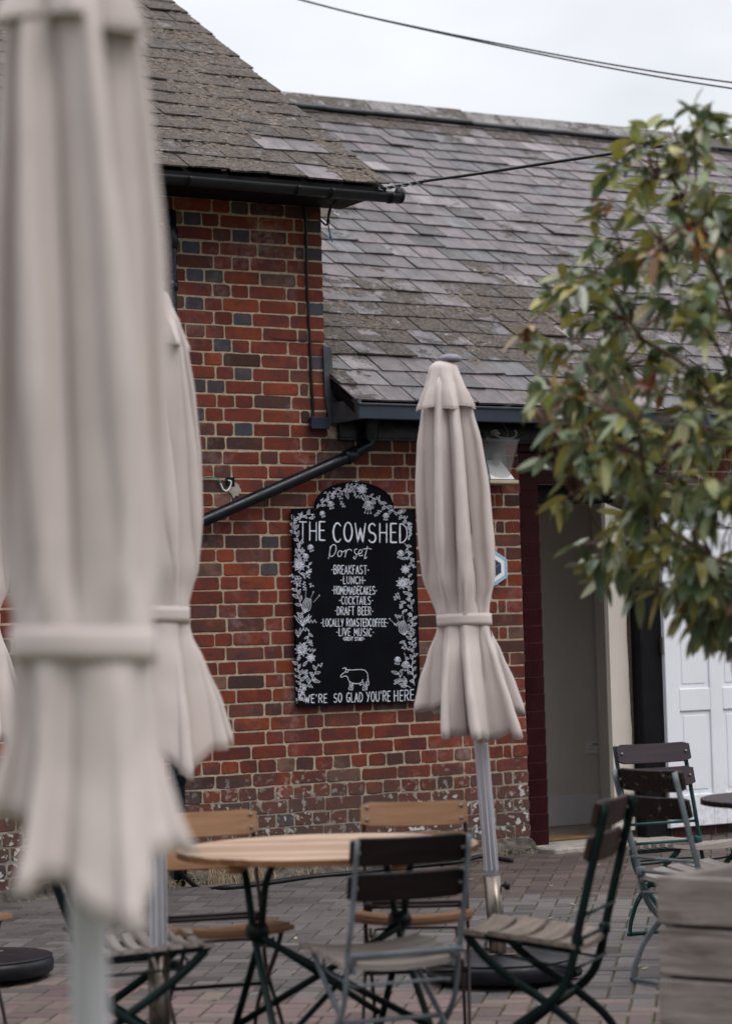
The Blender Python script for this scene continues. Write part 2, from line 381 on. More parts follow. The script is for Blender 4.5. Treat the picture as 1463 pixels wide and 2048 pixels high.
tg.bump(wvn.outputs[1], .5, .004); trn = tg.n('ShaderNodeBsdfTransparent'); mxs = tg.n('ShaderNodeMixShader')
tg.l(tg.ramp(wvn.outputs[1], [(.15, .10), (.5, .25), (.9, .62)]), mxs.inputs[0]); tg.l(trn.outputs[0], mxs.inputs[1]); tg.l(tg.b.outputs[0], mxs.inputs[2]); tg.l(mxs.outputs[0], tg.out.inputs[0]); MAT['glass'] = tg.m

# ================================================================== SETTING: ground and paving
PD = Vector((sin(radians(8.2)), cos(radians(8.2)), 0)); PX = Vector((cos(radians(8.2)), -sin(radians(8.2)), 0))
g = MB()
ys = [-60, -10, 0, 4, 8.7, 12, 15.5, 20, 60, 400]
for i, y in enumerate(ys):
    g.v += [Vector((x, y, gz(y) - .007)) for x in (-400, -20, -5, 0, 5, 20, 400)]
for i in range(len(ys) - 1):
    for k in range(6): g.face([i * 7 + k, i * 7 + k + 1, i * 7 + 8 + k, i * 7 + 7 + k])
struct(g.build('ground', MAT['bedding']))
pv = MB(); N_ = Vector((0, -.021, 1)).normalized()
for iy in range(42, 168):
    for ix in range(-75, 95):
        cls = (ix - iy) % 4
        if cls not in (0, 3): continue
        U_ = .096; horiz = cls == 0
        a0 = (ix + (1.0 if horiz else .5)) * U_; b0 = (iy + (.5 if horiz else 1.0)) * U_
        cen = PX * a0 + PD * b0
        if (W0 - cen).dot(NV) > -.03 or cen.y < 5 or cen.x < -4 or cen.x > 6 or abs(cen.x) > cen.y * .3 + 1.5: continue
        nzv = noise.noise(cen * .55); red = (cen.y + .5 * nzv + .14 * cen.x + rnd.gauss(0, .28)) < 9.9
        far = cen.y > 12.6 and cen.x > .2
        v = rnd.uniform(.68, 1.22)
        if red: base = (.165 * v, .122 * v * rnd.uniform(.92, 1.08), .114 * v)
        elif far: base = (.10 * v, .076 * v, .07 * v)
        else: base = (.118 * v, .106 * v, .106 * v)
        if rnd.random() < .07: base = tuple(x * .65 for x in base)
        hx = (.096 if horiz else .048) - rnd.uniform(.0030, .0046); hy = (.048 if horiz else .096) - rnd.uniform(.0022, .0036)
        tl = (rnd.uniform(-.010, .010), rnd.uniform(-.010, .010)); dz = rnd.uniform(-.0022, .0022)
        bb = len(pv.v); bev = .004
        for (ix_, iy_, zz) in ((0, 0, -.03), (0, 0, -.004), (bev, bev, .001)):
            for sx, sy in ((-1, -1), (1, -1), (1, 1), (-1, 1)):
                lx = sx * (hx - ix_); ly = sy * (hy - iy_)
                p = cen + PX * lx + PD * ly
                pv.v.append(Vector((p.x, p.y, gz(p.y) + zz + dz + lx * tl[0] + ly * tl[1])))
        cc = (*base, rnd.random())
        pv.face([bb + 8, bb + 9, bb + 10, bb + 11], c=cc)
        for L in (0, 4):
            for k in range(4): pv.face([bb + L + k, bb + L + (k + 1) % 4, bb + L + 4 + (k + 1) % 4, bb + L + 4 + k], c=cc)
struct(pv.build('paving', MAT['paver'], attr=True))

# ================================================================== BUILDINGS
SPLIT = 0.565
tall = thing('brick_building', 'taller red brick range at left with mossy slate roof and black gutter', 'building', W0, TH)
low = thing('brick_building', 'lower brick range with wide purple slate roof, blackboard wall and open doorway', 'building', W0, TH)
bt, bl = MB(), MB()
def bcol(kind):
    v = rnd.uniform(.78, 1.22); q = rnd.random()
    if kind == 'b': c = (.050, .060, .078) if q < .7 else (.062, .057, .064)
    elif q < .58: c = (.145, .032, .021)
    elif q < .73: c = (.105, .038, .029)
    elif q < .83: c = (.062, .029, .025)
    elif q < .95: c = (.19, .041, .019)
    else: c = (.155, .085, .064)
    return (*[x * v for x in c], rnd.random())
def brick(mb, u0, u1, z0, z1, col, rough=1.0):
    h = rnd.uniform(.0015, .0045); n = []
    w = u1 - u0; hh = z1 - z0; r0 = min(.012, hh * .2)
    j = lambda k: rnd.uniform(-k, k) * rough
    out = []
    for (cx, cz, a0) in ((u1, z1, 0), (u0, z1, 90), (u0, z0, 180), (u1, z0, 270)):
        r = r0 * rnd.uniform(.5, 1.3)
        sx = 1 if cx == u1 else -1; sz = 1 if cz == z1 else -1
        for k in (0, 45, 90):
            a = radians(a0 + k); out.append((cx - sx * r + cos(a) * r + j(.0018), cz - sz * r + sin(a) * r + j(.0018)))
    # mid points on the long edges for a hand-made outline
    out.insert(3, ((u0 + u1) / 2 + j(.02), z1 + j(.0022))); out.insert(10, ((u0 + u1) / 2 + j(.02), z0 + j(.0022)))
    n = len(out); b = len(mb.v); cxm = (u0 + u1) / 2; czm = (z0 + z1) / 2
    ta, tb = rnd.uniform(-.012, .012), rnd.uniform(-.02, .02)
    for (x, z) in out: mb.v.append(Vector((x, .004, z)))
    for (x, z) in out: mb.v.append(Vector((x, -h * .6, z)))
    for (x, z) in out:
        x2 = cxm + (x - cxm) * (1 - .006 / w); z2 = czm + (z - czm) * (1 - .008 / hh)
        mb.v.append(Vector((x2, -h + (x2 - cxm) * ta + (z2 - czm) * tb, z2)))
    mb.face([b + 2 * n + i for i in range(n)][::-1], 0, col)
    for L in (0, n):
        for i in range(n): mb.face([b + L + i, b + L + n + i, b + L + n + (i + 1) % n, b + L + (i + 1) % n], 0, col)
SL, HL, JT, CH = .229, .109, .0105, .08
def course(row, right, left, seqs, zoff, chop, rough=1.0):
    z0 = zoff + row * CH; u = right; k = 0; seq = seqs[0]; rep = seqs[1]
    full = list(seq)
    while u > left:
        if k >= len(full): full += rep
        t = full[k]; k += 1
        L = dict(S=SL, H=HL, B=HL, c=.055)[t] * rnd.uniform(.955, 1.045)
        u0 = max(u - L, left - .1); um = (u + u0) / 2
        dz = .0035 * sin(um * 1.7 + row * .4) + rnd.uniform(-.0015, .0015)
        ht = CH - rnd.uniform(.0080, .0118)
        cl_ = bcol('b' if (t == 'B' and rnd.random() < .7) or (t == 'H' and rnd.random() < .09) else 'r')
        brick(bt if um < SPLIT else bl, u0, u, z0 + dz, z0 + dz + ht, cl_, rough)
        u = u0 - JT * rnd.uniform(.8, 1.25)
PIER, TOPL, TOPT = 1.908, 2.62, 4.0
for row in range(0, 50):
    z = -.02 + row * CH
    if z < TOPL - .02:
        if row < 11:                          # rough old base: English bond
            sq = (['H', 'c'] + ['H'] * 4, ['H'] * 4) if row % 2 else (['S'] * 2, ['S'] * 3)
        else: sq = (['S', 'S', 'H'], ['S', 'S', 'H']) if row % 2 else (['H', 'c', 'H', 'S'], ['S', 'H', 'S'])
        course(row, PIER + rnd.uniform(-.006, .004), -2.3, sq, -.02, None, 2.2 if row < 10 else 1.0)
    elif z < TOPT - .085:
        sq = (['S', 'S', 'B', 'H'], ['S', 'S', 'B', 'H']) if row % 2 else (['B', 'c', 'S', 'S', 'H', 'B'], ['S', 'S', 'H', 'B'])
        course(row, SPLIT, -2.3, sq, -.02, None)
    if z < TOPL - .02:                        # wall beyond the doorway
        sq = (['S', 'S', 'H'], ['S', 'S', 'H']) if row % 2 else (['S', 'H', 'S'], ['S', 'H', 'S'])
        course(row, 8.95, 2.98, sq, -.02, None)
D = 9.2                                       # depth of both ranges
def slab(mb, u0, u1, y0, y1, z0, z1, mi=1): mb.box(((u0 + u1) / 2, (y0 + y1) / 2, (z0 + z1) / 2), ((u1 - u0) / 2, (y1 - y0) / 2, (z1 - z0) / 2), mi=mi)
slab(bt, -7, SPLIT, 0, .3, -.3, TOPT - .01); slab(bt, SPLIT - .3, SPLIT, .3, D, -.3, TOPT); slab(bt, -7, -6.7, .3, D, -.3, TOPT)
slab(bl, SPLIT, PIER - .004, 0, .25, -.3, TOPL + .1); slab(bl, 2.84, 9, 0, .25, -.3, TOPL + .1); slab(bl, PIER - .004, 2.84, 0, .25, 2.66, TOPL + .1)
slab(bl, 8.7, 9, .25, D, -.3, TOPL + .1)
PH = radians(32.4); TP = math.tan(PH)
# gable above the tall range's side wall
gy = [(.3, TOPT), (D, TOPT), (.3 + 4.2, TOPT + 4.2 * TP)]
b = len(bt.v)
for uu in (SPLIT, SPLIT - .3): bt.v += [Vector((uu, y, z)) for y, z in gy]
bt.face([b, b + 1, b + 2], 1); bt.face([b + 5, b + 4, b + 3], 1)
bt.build('wall', [MAT['brick'], MAT['mortar']], tall, attr=True); bl.build('wall', [MAT['brick'], MAT['mortar']], low, attr=True)

def slates(mb, u0, u1, yo, zo, length, gauge, width, mossf, colf, back=False):
    nrow = int(length / gauge)
    def P(u, s, h):
        return Vector((u, yo + s * cos(PH) - h * sin(PH), zo + s * sin(PH) + h * cos(PH)))
    for i in range(nrow):
        s0 = i * gauge; u = u0 - (i % 2) * width * .5 - rnd.uniform(0, .02)
        while u < u1:
            wd = width * rnd.uniform(.9, 1.08); a, b_ = max(u, u0), min(u + wd - rnd.uniform(.006, .010), u1); u += wd
            if b_ - a < .04: continue
            ja, jb = rnd.uniform(-.012, .006), rnd.uniform(-.012, .006); rot = rnd.uniform(-.006, .006)
            lift = rnd.uniform(0, .004) + (rnd.uniform(.004, .012) if rnd.random() < .05 else 0)
            th = rnd.uniform(.008, .012); sh = min(gauge * 1.55, length + .05 - s0)
            if rnd.random() < .04: ja -= rnd.uniform(.01, .03)
            q = [(a, s0 + ja, .010 + lift), (b_, s0 + jb, .010 + lift + rot), (b_, s0 + sh, -.003), (a, s0 + sh, -.003)]
            mid = P((a + b_) / 2, s0, 0)
            c = (*colf(), max(-1, mossf((a + b_) / 2, s0 + gauge * .5)))
            bb = len(mb.v)
            mb.v += [P(*x) for x in q] + [P(x[0], x[1], x[2] + th) for x in q]
            for f in ((4, 5, 6, 7), (0, 1, 5, 4), (1, 2, 6, 5), (3, 0, 4, 7)): mb.face([bb + k for k in f], 0, c)
def slatecol():
    v = rnd.uniform(.8, 1.2); q = rnd.random()
    c = (.130, .108, .116) if q < .46 else (.105, .096, .106) if q < .68 else (.195, .17, .18) if q < .82 else (.058, .051, .056) if q < .95 else (.125, .126, .138)
    return tuple(x * v for x in c)
# ---- low roof
LEN = 5.35; EY, EZ = -.30, 2.80
def moss_low(u, s):
    n = noise.noise(Vector((u * .75, s * .9, 3.1))) * .75 + noise.noise(Vector((u * 2.2, s * 2.6, 8.1))) * .3
    band = math.exp(-((s - 1.35) / .85) ** 2) * .82 * (1 if u < 3.4 else .8)
    top = .55 if s > LEN - .45 else 0
    if s < .55: band *= .35
    return .04 + band * .8 + top + n + rnd.uniform(-.32, .30)
rl = MB(); slates(rl, SPLIT + .02, 9.15, EY, EZ, LEN, .205, .222, moss_low, slatecol)
def rp(u, s, h, yo=EY, zo=EZ): return Vector((u, yo + s * cos(PH) - h * sin(PH), zo + s * sin(PH) + h * cos(PH)))
def roofbody(mb, u0, u1, length, yo, zo, mi=1):
    # closed deck under the slates, with the rear slope
    top = rp(u0, length, -.006, yo, zo); ridge_y, ridge_z = top.y, top.z
    back_y = 2 * ridge_y - yo
    prof = [(yo + .01, zo - .008), (ridge_y, ridge_z), (back_y, zo - .008), (back_y, zo - .06), (ridge_y, ridge_z - .06), (yo + .01, zo - .06)]
    b0 = len(mb.v)
    for uu in (u0, u1): mb.v += [Vector((uu, y, z)) for y, z in prof]
    n = 6
    for i in range(n): mb.face([b0 + i, b0 + n + i, b0 + n + (i + 1) % n, b0 + (i + 1) % n], mi)
    mb.face([b0, b0 + 1, b0 + 4, b0 + 5], mi); mb.face([b0 + 1, b0 + 2, b0 + 3, b0 + 4], mi)
    mb.face([b0 + n + 5, b0 + n + 4, b0 + n + 1, b0 + n], mi); mb.face([b0 + n + 4, b0 + n + 3, b0 + n + 2, b0 + n + 1], mi)
roofbody(rl, SPLIT + .02, 9.15, LEN, EY, EZ)
low_roof = rl.build('roof', [MAT['slate'], MAT['darkwood']], low, attr=True)
# ridge tiles with a rolled lead edge
RY, RZ = rp(0, LEN, 0).y, rp(0, LEN, 0).z
rd = MB(); u = SPLIT + .05
while u < 9.1:
    L = .46 * rnd.uniform(.97, 1.03); dz = rnd.uniform(-.006, .008); dm = rnd.uniform(.25, .75)
    c = (.19, .175, .17, dm)
    pr = [(-.17, -.075), (-.02, .045), (.02, .045), (.17, -.075), (.165, -.10), (0, .012), (-.165, -.10)]
    bb = len(rd.v)
    for uu, k in ((u, 1.0), (u + L - .006, 1.04)): rd.v += [Vector((uu, RY + y * k, RZ + z * k + .03 + dz)) for y, z in pr]
    n = 7
    for i in range(n): rd.face([bb + i, bb + (i + 1) % n, bb + n + (i + 1) % n, bb + n + i], 0, c)
    rd.face([bb + i for i in range(n)][::-1], 0, c); rd.face([bb + n + i for i in range(n)], 0, c)
    rd.tube([(u + .002, RY - .172, RZ - .058 + dz), (u + L * .5, RY - .174, RZ - .06 + dz), (u + L - .004, RY - .176, RZ - .058 + dz)], .019, 8, mi=1)
    u += L
rd.build('ridge', [MAT['slate'], MAT['lead']], low, attr=True)
# gutter board, soffit, frieze
f = MB(); f.box((4.85, EY - .015, 2.748), (4.26, .02, .046), bev=.004)
f.box((4.85, EY - .035, 2.786), (4.265, .012, .006), bev=.002)
f.build('fascia', MAT['fascia'], low)
f = MB(); f.box((4.85, -.14, 2.735), (4.26, .145, .012)); f.build('soffit', MAT['darkwood'], low)
f = MB(); f.box((4.86, -.024, 2.67), (4.23, .022, .052), bev=.004); f.box((4.86, -.03, 2.612), (4.23, .012, .006)); f.build('frieze', MAT['black_pipe'], low)
# lead flashing and dressed corner beside the tall range
f = MB()
fl = [(.545, 3.155), (.60, 3.15), (.612, 2.86), (.655, 2.80), (.66, 2.74), (.62, 2.68), (.575, 2.70), (.55, 2.86)]
f.prism([(x, z) for x, z in fl][::-1], -.012, -.022)
f.box((.60, -.17, 2.76), (.012, .16, .06)); f.build('flashing', MAT['lead'], low)
f = MB(); f.box((.50, -.03, 2.70), (.06, .02, .035), bev=.003); f.build('fascia_end', MAT['fascia'], tall)

# ---- tall roof
TLEN = 5.35; TY, TZ = -.36, 4.055; TV = .817
def moss_tall(u, s):
    n = noise.noise(Vector((u * .9 + 7, s * .9, 1.7))) * .5
    cl_ = 0
    if abs(u - .45 + (s - .25) * .1) < .16 and s < .75: cl_ = -.75 if rnd.random() < .75 else 0
    return .74 + n * .4 + cl_ + rnd.uniform(-.12, .12)
rt = MB(); slates(rt, -7.1, TV, TY, TZ, TLEN, .215, .24, moss_tall, slatecol)
roofbody(rt, -7.1, TV - .01, TLEN, TY, TZ)
tall_roof = rt.build('roof', [MAT['slate'], MAT['darkwood']], tall, attr=True)
def lumps(mb, n, u0, u1, s0, s1, yo, zo, dens, rmin, rmax):
    k = 0
    while k < n:
        u = rnd.uniform(u0, u1); s = rnd.uniform(s0, s1); k += 1
        if noise.noise(Vector((u * 2.3, s * 2.3, 9.0))) + noise.noise(Vector((u * 9, s * 9, 4.0))) * .6 < dens(u, s): continue
        r = rnd.uniform(rmin, rmax) * rnd.choice((.6, .8, 1, 1)); ax = rnd.uniform(1, 1.8); a0 = rnd.uniform(0, 6); m = 6
        base = len(mb.v)
        for (rr, hh) in ((1.0, .002), (.75, .45)):
            for q in range(m):
                a = a0 + q * 2 * pi / m; jj = rnd.uniform(.75, 1.25)
                mb.v.append(rp(u + cos(a) * r * rr * ax * jj, s + sin(a) * r * rr * jj, .013 + r * hh * .75, yo, zo))
        mb.v.append(rp(u, s, .013 + r * .5, yo, zo))
        for q in range(m):
            mb.face([base + q, base + (q + 1) % m, base + m + (q + 1) % m, base + m + q])
            mb.face([base + m + q, base + m + (q + 1) % m, base + 2 * m])
ml = MB(); lumps(ml, 15000, -1.4, TV - .01, .02, 3.2, TY, TZ, lambda u, s: -.25 if u < .25 or u > .62 or s > .8 else .35, .006, .02)
o = ml.build('moss', MAT['moss'], tall_roof); o['kind'] = 'stuff'
ml = MB(); lumps(ml, 16000, .6, 4.6, .3, 2.4, EY, EZ, lambda u, s: -.02 + abs(s - 1.3) * .40, .005, .017)
o = ml.build('moss', MAT['moss'], low_roof); o['kind'] = 'stuff'
# eaves board, gutter with brackets, downpipe
f = MB(); f.box((-3.12, -.325, 4.01), (3.9, .018, .035)); f.box((-3.15, -.155, 3.985), (3.85, .155, .010)); f.build('eaves_board', MAT['darkwood'], tall)
gt = MB(); GA, GB = Vector((-7, -.40, 4.022)), Vector((.875, -.40, 4.0))
def half(mb, A, B, r, th=.006, n=10, mi=0):
    bb = len(mb.v)
    for P in (A, B):
        for rr in (r, r - th):
            for k in range(n + 1):
                a = pi + pi * k / n; mb.v.append(P + Vector((0, cos(a) * rr, sin(a) * rr)))
    m = n + 1
    for k in range(n):
        mb.face([bb + k, bb + k + 1, bb + 2 * m + k + 1, bb + 2 * m + k], mi); mb.face([bb + m + k, bb + 3 * m + k, bb + 3 * m + k + 1, bb + m + k + 1], mi)
        mb.face([bb + k, bb + m + k, bb + m + k + 1, bb + k + 1], mi); mb.face([bb + 2 * m + k, bb + 2 * m + k + 1, bb + 3 * m + k + 1, bb + 3 * m + k], mi)
    for k in (0, n): mb.face([bb + k, bb + 2 * m + k, bb + 3 * m + k, bb + m + k], mi)
half(gt, GA, GB, .048); gt.lathe([(.0485, -.010), (.0485, .010)], GB + Vector((-.01, 0, 0)), 20, ax=Matrix.Rotation(pi / 2, 3, 'Y'))
gutter = gt.build('gutter', MAT['black_iron'], tall, smooth=True)
for uu in (-2.5, -1.5, -.5, .18, .4, .80):
    k = MB(); P = GA.lerp(GB, (uu - GA.x) / (GB.x - GA.x))
    half(k, P - Vector((.011, 0, 0)), P + Vector((.011, 0, 0)), .0525, .004); k.build('gutter_bracket', MAT['black_iron'], gutter, smooth=True)
def pipe_part(pts, r, name, parent, mat='black_pipe', joints=(), n=16):
    k = MB(); k.tube(pts, r, n)
    for (i0, ln) in joints:
        a = Vector(pts[i0]); d = (Vector(pts[min(i0 + 1, len(pts) - 1)]) - Vector(pts[max(i0 - 1, 0)])).normalized()
        k.tube([a - d * ln, a - d * ln * .9, a + d * ln * .9, a + d * ln], [r * 1.08, r * 1.2, r * 1.2, r * 1.08], n)
    return k.build(name, MAT[mat], parent, smooth=True)
x0 = onwall(342, 600, .06).x
pipe_part([(x0, -.07, 3.88), (x0, -.07, 3.72), (x0 - .006, -.07, 3.45), (x0 - .012, -.07, 3.0), (x0 - .02, -.07, 2.0), (x0 - .03, -.07, .72), (x0 - .03, -.07, .1)], .036, 'downpipe', tall, joints=((1, .06), (2, .03), (5, .06)))
# diagonal drainpipe fed from the low gutter
A_ = onwall(383, 1052, .08); B_ = onwall(700, 912, .08); C_ = onwall(742, 884, .09); D_ = onwall(742, 850, .10)
Z_ = A_ + (A_ - B_).normalized() * .25
pts = [Z_, A_, B_] + bez([B_, (B_ * .35 + C_ * .65) + Vector((0, 0, -.004)), C_, D_], 5)[1:]
dp = pipe_part(pts, .036, 'drainpipe', low, joints=((2, .035),))
k = MB(); k.tube([C_ + Vector((0, 0, .02)), D_ + Vector((0, 0, .06))], .044, 16); k.box(D_ + Vector((0, 0, .03)), (.05, .04, .012), bev=.003); k.build('pipe_collar', MAT['black_pipe'], dp)

# ---- doorway: maroon cladding, frame, lobby, white door
m = MB(); z = .14
while z < 2.36:
    b = len(m.v)
    for uu in (1.910, 2.047): m.v += [Vector((uu, y, zz)) for y, zz in ((.05, z), (.004, z), (-.004, z + .098), (.004, z + .1035), (.05, z + .1035))]
    for q in range(5): m.face([b + q, b + 5 + q, b + 5 + (q + 1) % 5, b + (q + 1) % 5])
    m.face([b + q for q in range(5)][::-1]); m.face([b + 5 + q for q in range(5)]); z += .104
m.box((2.375, .025, 2.46), (.465, .02, .095), bev=.006); m.box((2.375, .02, 2.585), (.465, .02, .026), bev=.004)
m.build('cladding', MAT['maroon'], low)
d = MB(); d.box((2.075, .16, 1.20), (.026, .05, 1.05), bev=.005)
d.build('door_frame', MAT['cream'], low)
d = MB(); d.box((2.37, .16, 2.31), (.32, .06, .055), bev=.004); d.build('door_head', MAT['darkwood'], low)
d = MB(); uS = onwall(1307, 1500).x
d.box((uS - .022, -.004, 1.30), (.100, .05, 1.17), bev=.006); d.build('door_post', MAT['darkwood'], low)
lb = MB()                                      # lobby walls, floor, ceiling
def sheet(mb, a, b_, c, d_, mi=0): mb.add([a, b_, c, d_], [(0, 1, 2, 3)], mi)
BK = 1.2
lb.box((2.65, BK + .05, 1.3), (.75, .05, 1.2)); lb.box((1.93, .70, 1.3), (.03, .48, 1.2))
lb.box((3.35, .70, 1.3), (.05, .48, 1.2))
lb.box((2.65, .72, 2.42), (.72, .46, .02)); lb.build('lobby_wall', MAT['lobby'], low)
pe = MB(); prof = []
for i in range(26):
    zz = .2 + i * .08; prof.append((2.705 + .012 * noise.noise(Vector((0, 3.3, zz * 4))) + (.012 if zz < .9 else 0), zz))
pe.prism([(2.575, .2)] + [(x + .012, z_) for x, z_ in prof] + [(2.575, 2.25)], .035, .075); pe.build('door_jamb', MAT['cream'], low)
lf = MB(); lf.box((2.62, .60, .13), (.68, .60, .02)); lf.build('lobby_floor', MAT['concrete'], low)
sk = MB(); sk.box((2.63, BK - .012, .25), (.66, .012, .10), bev=.004); sk.build('skirting', MAT['socketw'], low)
P = onwall(1190, 1495, -BK + .02)
sc = MB(); sc.box((P.x, BK - .008, P.z), (.073, .009, .043), bev=.004); sock = sc.build('socket', MAT['socketw'], low)
sc = MB()
for sx in (-.035, .035):
    for (a, b_) in ((0, .012), (-.011, -.01), (.011, -.01)): sc.box((P.x + sx + a, BK - .0175, P.z + b_), (.003, .001, .005 if a == 0 else .0025))
    sc.box((P.x + sx * .35, BK - .0185, P.z + .022), (.006, .002, .008))
sc.build('socket_hole', MAT['ink'], sock)
dr = MB(); uH = onwall(1325, 1300, .07).x; DZ0, DZ1 = .205, 2.2; DW = .80; yb = -.05
st, mr = .105, .10; pw = (DW - 2 * st - mr) / 2
rails = [(DZ0, DZ0 + .2), (.93, 1.07), (1.72, 1.83), (DZ1 - .11, DZ1)]
dr.box((uH + DW / 2, yb - .011, (DZ0 + DZ1) / 2), (DW / 2, .011, (DZ1 - DZ0) / 2))
def dbox(u0, u1, z0, z1, y=yb - .029, t=.007, bv=.004): dr.box(((u0 + u1) / 2, y, (z0 + z1) / 2), ((u1 - u0) / 2, t, (z1 - z0) / 2), bev=bv)
for a in (0, st + pw, DW - st): dbox(uH + a, uH + a + (mr if 0 < a < DW - st else st), DZ0, DZ1)
for (a, b_) in rails:
    for s in (0, 1): dbox(uH + st + s * (pw + mr) + .001, uH + st + s * (pw + mr) + pw - .001, a, b_)
for (a, b_) in zip(rails, rails[1:]):
    for s in (0, 1):
        x = uH + st + s * (pw + mr); dbox(x + .03, x + pw - .03, a[1] + .03, b_[0] - .03, y=yb - .0235, t=.0035, bv=.0034)
door = dr.build('door', MAT['white'], low)
for zz in (.45, onwall(1322, 1290, .07).z, 1.95):
    hg = MB(); hg.tube([(uH - .012, yb - .03, zz - .05), (uH - .012, yb - .03, zz + .05)], .008, 8); hg.box((uH - .006, yb - .018, zz), (.016, .003, .05)); hg.build('hinge', MAT['rivet'], door)
hd = MB(); hd.box((uH + DW - .06, yb - .04, 1.15), (.02, .005, .08), bev=.003); hd.tube([(uH + DW - .06, yb - .045, 1.17), (uH + DW - .06, yb - .085, 1.17), (uH + DW - .17, yb - .085, 1.17)], .009, 8); hd.build('handle', MAT['rivet'], door)
st_ = MB(); st_.box((2.40, -.05, .10), (.50, .22, .055), bev=.01); o = st_.build('doorstep', MAT['concrete'], low)
mt = MB(); P = onwall(1150, 1668); mt.box((0, 0, .008), (.25, .13, .008), bev=.004)
wp = W0 + UV * 2.38 + NV * -.33
tag(mt.build('door_mat', MAT['mat'], loc=(wp.x, wp.y, .152), rotz=TH), 'brown coir door mat lying just inside the open doorway', 'door mat')
# mortar fillet and rubble at the foot of the wall
fb = MB(); n = 60; bb = len(fb.v)
for i in range(n + 1):
    uu = -2.2 + (1.92 + 2.2) * i / n; a = noise.noise(Vector((uu * 3, 0, 0))); Yw = (W0 + UV * uu).y; zg = gz(Yw)
    for (o_, h_) in ((-.01, .11), (.02, .085), (.05, .035), (.11, -.01), (.14, -.03)):
        q = noise.noise(Vector((uu * 9, o_ * 30, h_ * 20)))
        fb.v.append(Vector((uu, -(o_ * (1 + .5 * a) + .01 * q), zg + h_ * .72 * (1 + .7 * a) + .012 * q)))
for i in range(n):
    for k in range(4): fb.face([bb + i * 5 + k, bb + i * 5 + k + 1, bb + i * 5 + 6 + k, bb + i * 5 + 5 + k])
fb.build('wall_footing', MAT['footing'], low)

# ================================================================== BLACKBOARD SIGN
P1, P2 = onwall(578, 1018), onwall(833, 1403)
bu0, bu1, bz0, bz1, bzt = .303, 1.128, 1.063, 2.201, 2.356
bc = (bu0 + bu1) / 2
sign = thing('sign_board', 'black arched sign board hand painted with white lettering and flowers on brick wall', 'sign', W0 + UV * bc + NV * .02 + Vector((0, 0, bz0)), TH)
def bpt(zx, zy):                              # measured board drawing -> board-local (x, z)
    p = onwall(560 + zx / 4.18, 940 + zy / 4.18, .04); return Vector((p.x - bc, 0, p.z - bz0))
hw = (bu1 - bu0) / 2; sh_ = bz1 - bz0; ah = bzt - bz0
poly = [(-hw, 0), (hw, 0), (hw, sh_), (.27, sh_)]
for i in range(0, 21):
    a = pi * i / 20; poly.append((.262 * cos(a) + .003, sh_ + .004 + (ah - sh_ - .004) * sin(a) ** .9))
poly += [(-.264, sh_), (-hw, sh_)]
k = MB(); k.prism(poly, 0, -.02); k.build('panel', MAT['board'], sign)
fr = MB()
k2 = [(x * (1 + .008), z) for x, z in poly]
fr.tube([(x, -.020, z) for x, z in poly], .0045, 6, closed=True); fr.build('edge_trim', MAT['board'], sign)
YF = -.0212
def ribbon(mb, pts, wd):                      # thin raised paint stroke
    pts = [Vector((p[0], YF, p[2] if len(p) > 2 else p[1])) for p in pts]
    if len(pts) < 2: return
    ws = wd if isinstance(wd, list) else [wd] * len(pts); b = len(mb.v)
    for i, p in enumerate(pts):
        t = pts[min(i + 1, len(pts) - 1)] - pts[max(i - 1, 0)]
        if t.length < 1e-9: t = Vector((1, 0, 0))
        t.normalize(); nn = Vector((-t.z, 0, t.x)) * ws[i] * .5
        mb.v += [p + nn, p - nn]
    for i in range(len(pts) - 1): mb.face([b + 2 * i, b + 2 * i + 1, b + 2 * i + 3, b + 2 * i + 2])
    for p, ww in ((pts[0], ws[0]), (pts[-1], ws[-1])):
        c = len(mb.v); mb.v += [p + Vector((cos(q * pi / 3) * ww * .5, -.0001, sin(q * pi / 3) * ww * .5)) for q in range(6)]
        mb.face([c + q for q in range(6)])
def el(cx, cy, rx, ry, a0, a1, n=14): return [(cx + rx * cos(radians(a0 + (a1 - a0) * i / n)), cy + ry * sin(radians(a0 + (a1 - a0) * i / n))) for i in range(n + 1)]
